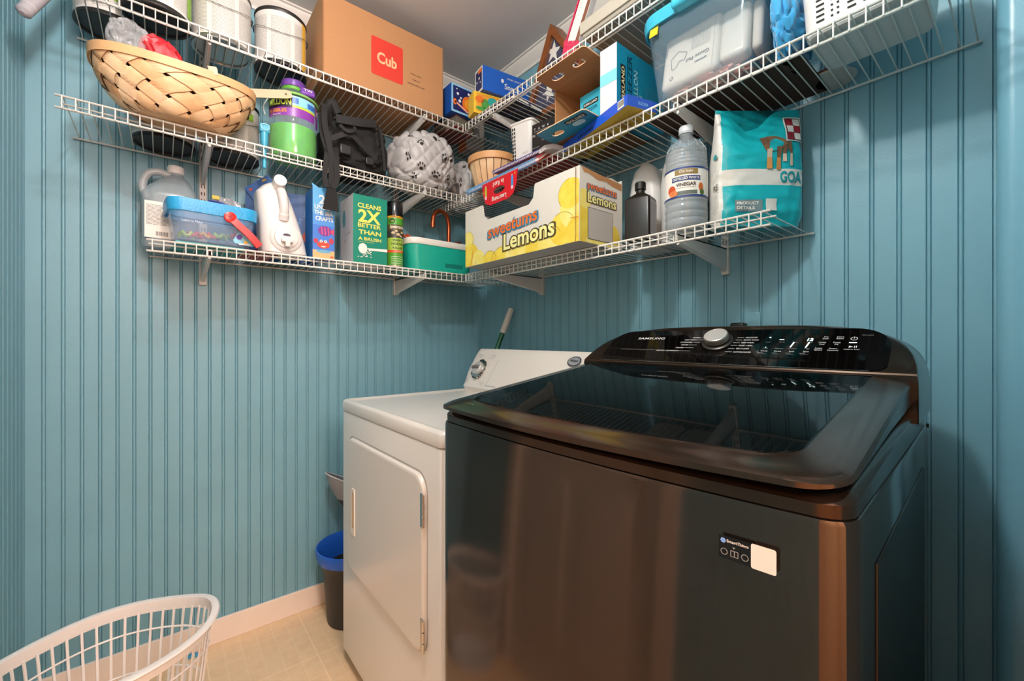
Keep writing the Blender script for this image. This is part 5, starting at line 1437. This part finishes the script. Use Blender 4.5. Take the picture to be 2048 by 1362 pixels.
m.poly(sf, star((-.098, -.034), .006), mat('#e8882c', .4), .0012); m.poly(sf, star((.094, -.012), .007), mat('#e8882c', .4), .0012)
m.build('carry_handle', t)
t = thing('workbook', 'purple spiral notebook lying on top of the red workbook', 'book', (.700, -.290, DM + .0225), (0, 0, 2))
m = MB(); dr2_ = [(.14, .0), (.0, .001), (-.03, -.002)]
sheet(m, -.155, .155, dr2_, .002, PAPER); sheet(m, -.155, .155, [(y, z + .002) for y, z in dr2_], .006, PAPER); sheet(m, -.157, .157, [(y, z + .008) for y, z in dr2_], .002, mat('#7d4aa8', .4)); m.build('book_block', t)
m = MB()
for i in range(40):
    x = -.150 + i * .0076
    m.tube([Vector((x, -.031 + .007 * math.cos(q), -.0 + .007 * math.sin(q))) for q in [2 * PI * k / 10 for k in range(10)]], .0010, mat('#3c3c8c', .3), 5, closed=True)
m.build('spiral_binding', t)
t = thing('magazine', 'white magazine with red stripe sticking out beside the workbooks', 'magazine', (.868, -.252, DM + .006), (0, 0, -14))
m = MB(); sheet(m, -.014, .022, [(.05, .002), (-.060, .004), (-.095, -.008)], .016, mat('#d8d0cf', .4)); m.line(plane((0, -.03, .0035), (1, 0, 0), (0, -.93, -.37)), [(-.012, .0), (-.012, .058)], .003, RED, .0008) ; m.build('page_block', t)
t = thing('storage_basket', 'tall narrow white perforated basket behind the workbooks', 'basket', (.625, -.185, DM + .0345), (0, 0, 12))
m = MB(); WBK = mat('#dedcd8', .4)
rstack(m, [(0, .088, .14, .012), (.003, .092, .145, .014), (.165, .108, .165, .018), (.168, .116, .172, .02), (.174, .117, .173, .02), (.175, .110, .166, .018), (.170, .104, .16, .016), (.006, .086, .138, .012)], WBK, 5, True, True)
HOLE = mat('#151414', .8)
fsf = lambda a, b, off=0: Vector((a, -.0735 - .055 * b - off - .0005, b))
for i in range(2):
    for j in range(9): m.patch(fsf, -.040 + i * .009, .03 + j * .0145, -.034 + i * .009, .040 + j * .0145, HOLE, .0006)
m.text(fsf, 'COLT', (.022, .05), .010, mat('#8f8c88', .5), .0008)
m.build('basket_body', t)
t = thing('electronics_box', 'black box with white symbols between white basket and blue carton', 'box', (.784, -.190, DM + .0345), (0, 0, 8))
m = MB(); BK2 = mat('#121213', .45); carton(m, .130, .17, .118, BK2)
F_ = front(.085); WT2 = mat('#d0cfcd', .5)
for k, s_ in enumerate(('FC', 'CE', 'UL', 'X')): m.text(F_, s_, (-.055 + k * .02, .075), .012, WT2, .0008, .01)
for k, s_ in enumerate(('T', 'A', 'W', '4')): m.text(F_, s_, (-.052 + k * .02, .098), .012, WT2, .0008, .01)
m.patch(F_, -.055, .088, .02, .0888, WT2, .0008); m.patch(F_, -.065, .03, -.03, .0308, WT2, .0008); m.patch(F_, -.02, .05, .01, .0508, WT2, .0008)
m.build('carton', t)
# flat blue and yellow box
t = thing('flat_box', 'flat blue carton with yellow underside sticking out under the open teal carton', 'box', (1.205, -.364, DM), (0, 0, -15))
m = MB(); YU = mat('#c9a92c', .45); carton(m, .34, .105, .030, {'*': mat('#1f55c9', .35), 'D': YU, 'R': mat('#1c4db4', .35)}, x=-.17, y=.0525)
sf = front(0); m.text(sf, 'KIRKLAND', (-.20, .012), .012, INK, .0008, .02, width=.08); barcode(m, sf, -.040, .003, -.012, .026, .0010)
D2 = plane((0, 0, 0), (1, 0, 0), (0, -1, 0)); 
for k in range(7): m.patch(D2, -.32 + k * .036, -.085 + .01 * (k % 2), -.297 + k * .036, -.045, mat(('#a57e2a', '#8c5a34', '#c9b33c')[k % 3], .5), .0006)
m.fine(D2, -.09, -.085, -.02, -.02, 8, .0016, mat('#8d7420', .5), .0008, 5)
Rs = plane((0, 0, 0), (0, 1, 0)); m.text(Rs, 'SLIDER', (.055, .014), .012, SKY, .0008)
m.build('carton', t)
# open carton
t = thing('open_carton', 'open brown and teal carton with two flaps and oval hand holes', 'carton', (.97, -.18, DM + .0315))
m = MB(); x0, x1, y0, y1, H_ = -.104, .106, -.120, .115, .185; th = .0035
TC = mat('#2494b8', .45, noise_amt=.12, noise_scale=8)
m.b2(x0, y0, 0, x0 + th, y1, H_, KRAFT); m.b2(x1 - th, y0, 0, x1, y1, H_, TC); m.b2(x0, y1 - th, 0, x1, y1, H_, KRAFT); m.b2(x0, y0, 0, x1, y1, th, KRAFTD); m.b2(x0, y0, H_ - th, x1, y1, H_, KRAFT)
m.build('carton_body', t)
def oval(cx, cz, rx, rz): return [(cx + rx * (abs(math.cos(R(a))) ** .6) * (1 if math.cos(R(a)) > 0 else -1), cz + rz * math.sin(R(a))) for a in range(0, 360, 20)]
def flap(name, z, drop, mt, mt2, holes, w0, w1, L_):
    m = MB(); outer = [(w0, 0), (w1, 0), (w1 + .0, L_ * .9), (w1 - .008, L_), (w0 + .008, L_), (w0, L_ * .9)]
    allp = [Vector((a, b, 0)) for a, b in outer]; hs = [[Vector((a, b, 0)) for a, b in h] for h in holes]
    tri = mg.tessellate_polygon([allp] + hs); P = allp[:]
    for h in hs: P += h
    n = len(P); f3 = lambda p, o: Vector((p.x, y0 - p.y * math.cos(drop), z + p.y * math.sin(drop) + o))
    vs = [f3(p, 0) for p in P] + [f3(p, -.003) for p in P]
    m.add(vs, [tuple(f) for f in tri], mt); m.add(vs, [tuple(n + i for i in reversed(f)) for f in tri], mt2)
    k = 0
    for lp in [outer] + list(holes):
        c = len(lp)
        for i in range(c): j = (i + 1) % c; m.add([vs[k + i], vs[k + j], vs[k + j + n], vs[k + i + n]], [(0, 1, 2, 3)], KR2)
        k += c
    return m
m = flap('f', H_, R(3), KRAFT, KRAFT, [oval(-.045, .045, .024, .012), oval(.045, .045, .024, .012)], x0, x1, .092); m.build('top_flap', t)
m = flap('f', .004, R(1), KRAFT, TC, [oval(-.045, .045, .024, .012)], x0, x1, .092)
uf = lambda a, b, off=0: Vector((a, y0 - b * math.cos(R(1)), .004 + b * math.sin(R(1)) - .003 - off))
m.poly(uf, oval(.045, .045, .024, .012), mat('#bfe3ee', .4), .0008); m.text(lambda a, b, off=0: uf(a, -b, off), 'KIRKLAND', (.052, -.070), .018, PAPER, .002, .02, width=.070, rot=180)
m.patch(uf, .012, .060, .092, .080, INK, .001)
m.line(uf, [(-.085, .055), (-.082, .042), (-.070, .042)], .0015, SKY, .001); m.line(uf, [(-.066, .06), (-.066, .046), (-.052, .044)], .0015, SKY, .001)
m.build('bottom_flap', t)
TL2 = mat('#3bb4cf', .35)
t2 = thing('bag_box', 'teal freezer bag box standing inside the open carton', 'box', (.982, -.190, DM + .0355), (0, 0, -2))
m = MB(); carton(m, .092, .12, .142, {'*': TL2}); F_ = front(.06)
m.patch(F_, -.030, .098, .034, .114, INK, .0006); m.text(F_, 'KIRKLAND', (.002, .106), .011, PAPER, .001, .02, width=.056); m.text(F_, 'FREEZER', (.0, .086), .015, mat('#12506c', .4), .0008, .01, width=.062); m.text(F_, 'GALLON', (-.008, .050), .013, PAPER, .0008, .01, width=.046); m.text(F_, 'SIZE BAGS', (-.008, .032), .010, PAPER, .0008, .01, width=.046)
m.build('carton', t2)
t2 = thing('bag_box', 'white ended freezer bag box with sideways lettering right of the open carton', 'box', (1.1135, -.205, DM + .0315), (0, 0, 0))
m = MB(); TR = mat('#1489ab', .4); carton(m, .060, .245, .190, {'*': TR, 'F': mat('#d9d6d8', .4)}); F_ = front(.1225); m.patch(F_, -.03, .082, .03, .116, mat('#7fd0de', .4), .0006)
S_ = plane((.03, 0, 0), (0, 1, 0)); m.patch(S_, -.105, .010, -.083, .135, INK, .0006); m.text(S_, 'KIRKLAND', (-.094, .072), .020, mat('#e6d9a8', .5), .001, .02, rot=90, width=.115)
m.text(S_, 'FREEZER', (-.062, .100), .034, mat('#134a66', .4), .0008, .02, rot=90, width=.150); m.text(S_, 'GALLON', (-.030, .085), .028, mat('#a9dbe8', .4), .0008, .005, rot=90, width=.110); m.text(S_, 'PLUS', (-.006, .050), .022, mat('#a9dbe8', .4), .0008, .005, rot=90, width=.05)
m.fine(S_, .02, .02, .11, .12, 14, .0012, mat('#5bb2c9', .4), .0008, 9)
m.build('carton', t2)
# brown cardboard under the bin
t = thing('cardboard_sheet', 'dark brown cardboard sheet lying under the blue lidded bin', 'cardboard', (1.36, -.125, DM))
m = MB(); m.b2(-.175, -.115, 0, .215, .10, .004, mat('#3f2a20', .85)); m.build('sheet', t)
# gauze bin
t = thing('storage_bin', 'clear storage bin with blue lid full of white gauze packs', 'storage bin', (1.362, -.178, DM + .0055), (0, 0, 0))
CB = mat('#a9c4d6', .12, alpha=.22, coat=.9)
m = MB(); rstack(m, [(0, .232, .205, .03), (.004, .245, .218, .034), (.185, .312, .262, .05, .010), (.215, .316, .266, .05, .012), (.217, .306, .256, .048, .012)], CB, 8, True, False); m.build('bin_body', t)
m = MB(); LD = mat('#37aecb', .35)
rstack(m, [(.198, .326, .276, .056, .012), (.1985, .334, .284, .058, .012), (.222, .342, .290, .06, .012), (.232, .338, .286, .058, .012), (.236, .318, .266, .05, .012)], LD, 8, False, True); m.build('lid', t)
m = MB(); m.b2(-.045, -.166, .196, .085, -.128, .236, mat('#45c0dc', .3), .012, 4); m.build('lid_latch', t)
m = MB(); m.box((-.106, -.1385, .184), (.024, .002, .024), mat('#f0c21c', .5), 0, 1, Matrix.Rotation(R(-12), 4, 'X')); m.build('yellow_sticker', t)
GZ = mat('#cfc9bf', .6, bump=.2, bump_scale=60)
g1 = thing('gauze_pack', 'printed white gauze pad pack standing at the left inside the clear bin', 'gauze pack', (1.322, -.245, DM + .044), (-11, 0, 0))
m = MB(); m.box((0, 0, .082), (.158, .050, .162), GZ, .016, 4); F_ = front(.0255)
m.line(F_, [(-.045, .050), (-.052, .085), (-.030, .100), (-.005, .085), (-.012, .065), (-.026, .07), (-.033, .055), (-.045, .050)], .0014, TEXTG, .0008)
m.text(F_, 'Gauze Pad', (.025, .058), .015, mat('#4a4845', .6), .0008, .0, rot=180, width=.062); m.text(F_, 'woven', (.036, .042), .012, mat('#4a4845', .6), .0008, .01, rot=180); m.fine(F_, .005, .082, .056, .132, 9, .0011, mat('#9a958e', .6), .0008, 8); m.disc(F_, (-.045, .026), .005, .006, TEXTG, .0008, 10); m.disc(F_, (-.045, .026), .003, .004, GZ, .0012, 10)
m.patch(F_, .066, .008, .0665, .148, TEXTG, .0006); m.build('pack_body', g1)
g2 = thing('gauze_pack', 'shiny white gauze pack in the middle of the clear bin', 'gauze pack', (1.434, -.235, DM + .054), (-10, 0, 3))
m = MB(); m.box((-.002, 0, .075), (.070, .045, .140), mat('#d2cdc4', .3, coat=.4, bump=.4, bump_scale=30), .014, 4); m.build('pack_body', g2)
g3 = thing('gauze_pack', 'small white gauze pack at the right inside the clear bin', 'gauze pack', (1.472, -.200, DM + .056), (-8, 0, 6))
m = MB(); m.box((.006, 0, .070), (.024, .08, .13), GZ, .010, 3); m.build('pack_body', g3)
g4 = thing('plastic_wrapper', 'crumpled tan and pink wrapper in the bottom of the clear bin', 'wrapper', (1.36, -.18, DM + .0115), (0, 0, 0))
P_, S_ = soft(.105, .085, .050, 14.2, .012, 3.2); m = MB(); soft_mesh(m, P_, mat('#a58f78', .6, noise_amt=0, noise_scale=18, col2='#c9897a'), 60, 30)
for v_ in m.v: v_.z = min(v_.z, .030)
m.build('crumpled_film', g4)
# blue cloth
t = thing('folded_cloth', 'bright blue cloth bunched between the clear bin and white basket', 'cloth', (1.5475, -.205, DM))
P_, S_ = soft(.037, .092, .190, 31.5, .011, 1.5, .85); m = MB(); soft_mesh(m, P_, mat('#2b9bd3', .65, sheen=.4), 90, 60)
for v_ in m.v: v_.x *= (1 - .25 * max(0, .07 - v_.z) / .07) * (1 - .45 * min(1, max(0, (v_.z - .09) / .07)))
m.build('cloth_folds', t)
# white slotted basket
t = thing('storage_basket', 'white rectangular basket with slotted front at the right end of the shelf', 'basket', (1.686, -.197, DM), (0, 0, 0))
m = MB(); WB2 = mat('#d9d7d4', .4)
rstack(m, [(0, .178, .165, .02), (.004, .186, .173, .022), (.120, .200, .190, .026), (.124, .21, .20, .03), (.130, .21, .20, .03), (.126, .198, .188, .026), (.008, .180, .168, .02)], WB2, 6, True, True)
fsf = lambda a, b, off=0: Vector((a, -.0873 - .072 * b - off, b))
for i in range(6):
    for j in range(9):
        z = .022 + j * .0105
        if i % 2 == 0: m.patch(fsf, -.070 + i * .026, z, -.056 + i * .026, z + .0035, HOLE, .0004)
        else:
            m.patch(fsf, -.071 + i * .026, z, -.067 + i * .026, z + .0035, HOLE, .0004); m.patch(fsf, -.061 + i * .026, z, -.057 + i * .026, z + .0035, HOLE, .0004)
m.build('basket_body', t)
t = thing('saucer', 'round white dish with a terracotta rim at the back of the middle shelf', 'dish', (1.585, -.060, DM), (0, 0, 0))
m = MB(); m.lathe([(.030, 0), (.050, .002), (.053, .006), (.050, .008), (.0001, .006)], mat('#b9b7b0', .45), 40); m.build('dish', t)
m = MB(); m.lathe([(.036, .0065), (.040, .018), (.037, .019), (.033, .009)], mat('#9c4f33', .7), 32, cx=-.008); m.build('pot_rim', t)

# ------------------------------------------------------------------ top right shelf
t = thing('flag_case', 'triangular wooden flag case with white stars on navy in the corner', 'flag case', (.668, -.014, DT + .0105), (7, 0, 0))
m = MB(); FW = mat('#8c4f24', .4, noise_amt=.3, noise_scale=14, stretch=(1, 1, 4)); hb_ = .222; ap = .325; w_ = .022; yf, yb = -.075, -.005
def tri_(k): # k inward offset
    return [(-hb_ + k * 2.1, k), (hb_ - k * 2.1, k), (0, ap - k * 1.9)]
o_, i_ = tri_(0), tri_(w_)
for k in range(3):
    a, b, c, d = o_[k], o_[(k + 1) % 3], i_[(k + 1) % 3], i_[k]
    ins = .006
    m.loft([[Vector((p[0], yb, p[1])) for p in (a, b, c, d)], [Vector((p[0], yf, p[1])) for p in (a, b, c, d)]], FW)
m.build('wood_frame', t)
m = MB(); m.loft([[Vector((p[0], yf + .018, p[1])) for p in i_], [Vector((p[0], yb, p[1])) for p in i_]], mat('#2c2d52', .6, bump=.2, bump_scale=200))
sf = front(-(yf + .018))
for c, r_, rt in (((-.010, .225), .043, 75), ((-.055, .085), .040, 100), ((.065, .115), .040, 95), ((-.135, .045), .024, 90), ((.01, .04), .022, 80), ((.14, .045), .026, 95)): m.poly(sf, star(c, r_, rt, .40), PAPER, .001)
m.build('folded_flag', t)
m = MB(); m.loft([[Vector((p[0], yf + .010, p[1])) for p in i_], [Vector((p[0], yf + .0085, p[1])) for p in i_]], mat('#cfd8dc', .05, alpha=.03)); m.build('glass_front', t)
t = thing('party_pack', 'white package with torn pink wrapper leaning on the top shelf', 'package', (.880, -.245, DT + .0135), (0, 24, 8))
m = MB(); m.b2(-.024, -.014, .0, .026, .014, .27, mat('#ded8d8', .45), .003); PK = mat('#cf2a55', .35, coat=.6)
sf = front(.0142); m.patch(sf, .012, .03, .025, .26, mat('#7c4c34', .6), .0006); m.patch(sf, -.020, .14, -.004, .25, PAPER, .0008); m.fine(sf, -.018, .15, -.006, .24, 12, .001, TEXTG, .0014, 5)
m.build('package_body', t)
m = MB(); m.b2(-.030, -.017, -.0, .030, .017, .045, PK, .006, 3)
for k in range(7): m.box((-.03 + .01 * k, -.016, .05), (.009, .003, .02), PK, .001, 1, Matrix.Rotation(.3 * (k % 3 - 1), 4, 'Y'))
m.b2(-.031, -.016, .03, -.026, .016, .27, PK, .001); m.b2(.026, -.016, .2, .06, .016, .27, mat('#c93a4a', .35, coat=.5), .003)
m.build('pink_wrapper', t)
t = thing('board_game', 'long flat beige cardboard box lying on the top right shelf', 'box', (1.198, -.165, DT))
m = MB(); BG = mat('#9c968a', .7); m.b2(-.20, -.145, 0, .25, .13, .045, BG, .002); m.b2(-.206, -.151, .012, .256, .136, .050, mat('#b5aea0', .65), .002)
m.build('box_lid', t)
t = thing('small_carton', 'dark brown carton lying at the right end of the top shelf', 'carton', (1.56, -.15, DT))
m = MB(); carton(m, .16, .24, .06, KRAFTD); m.build('carton', t)
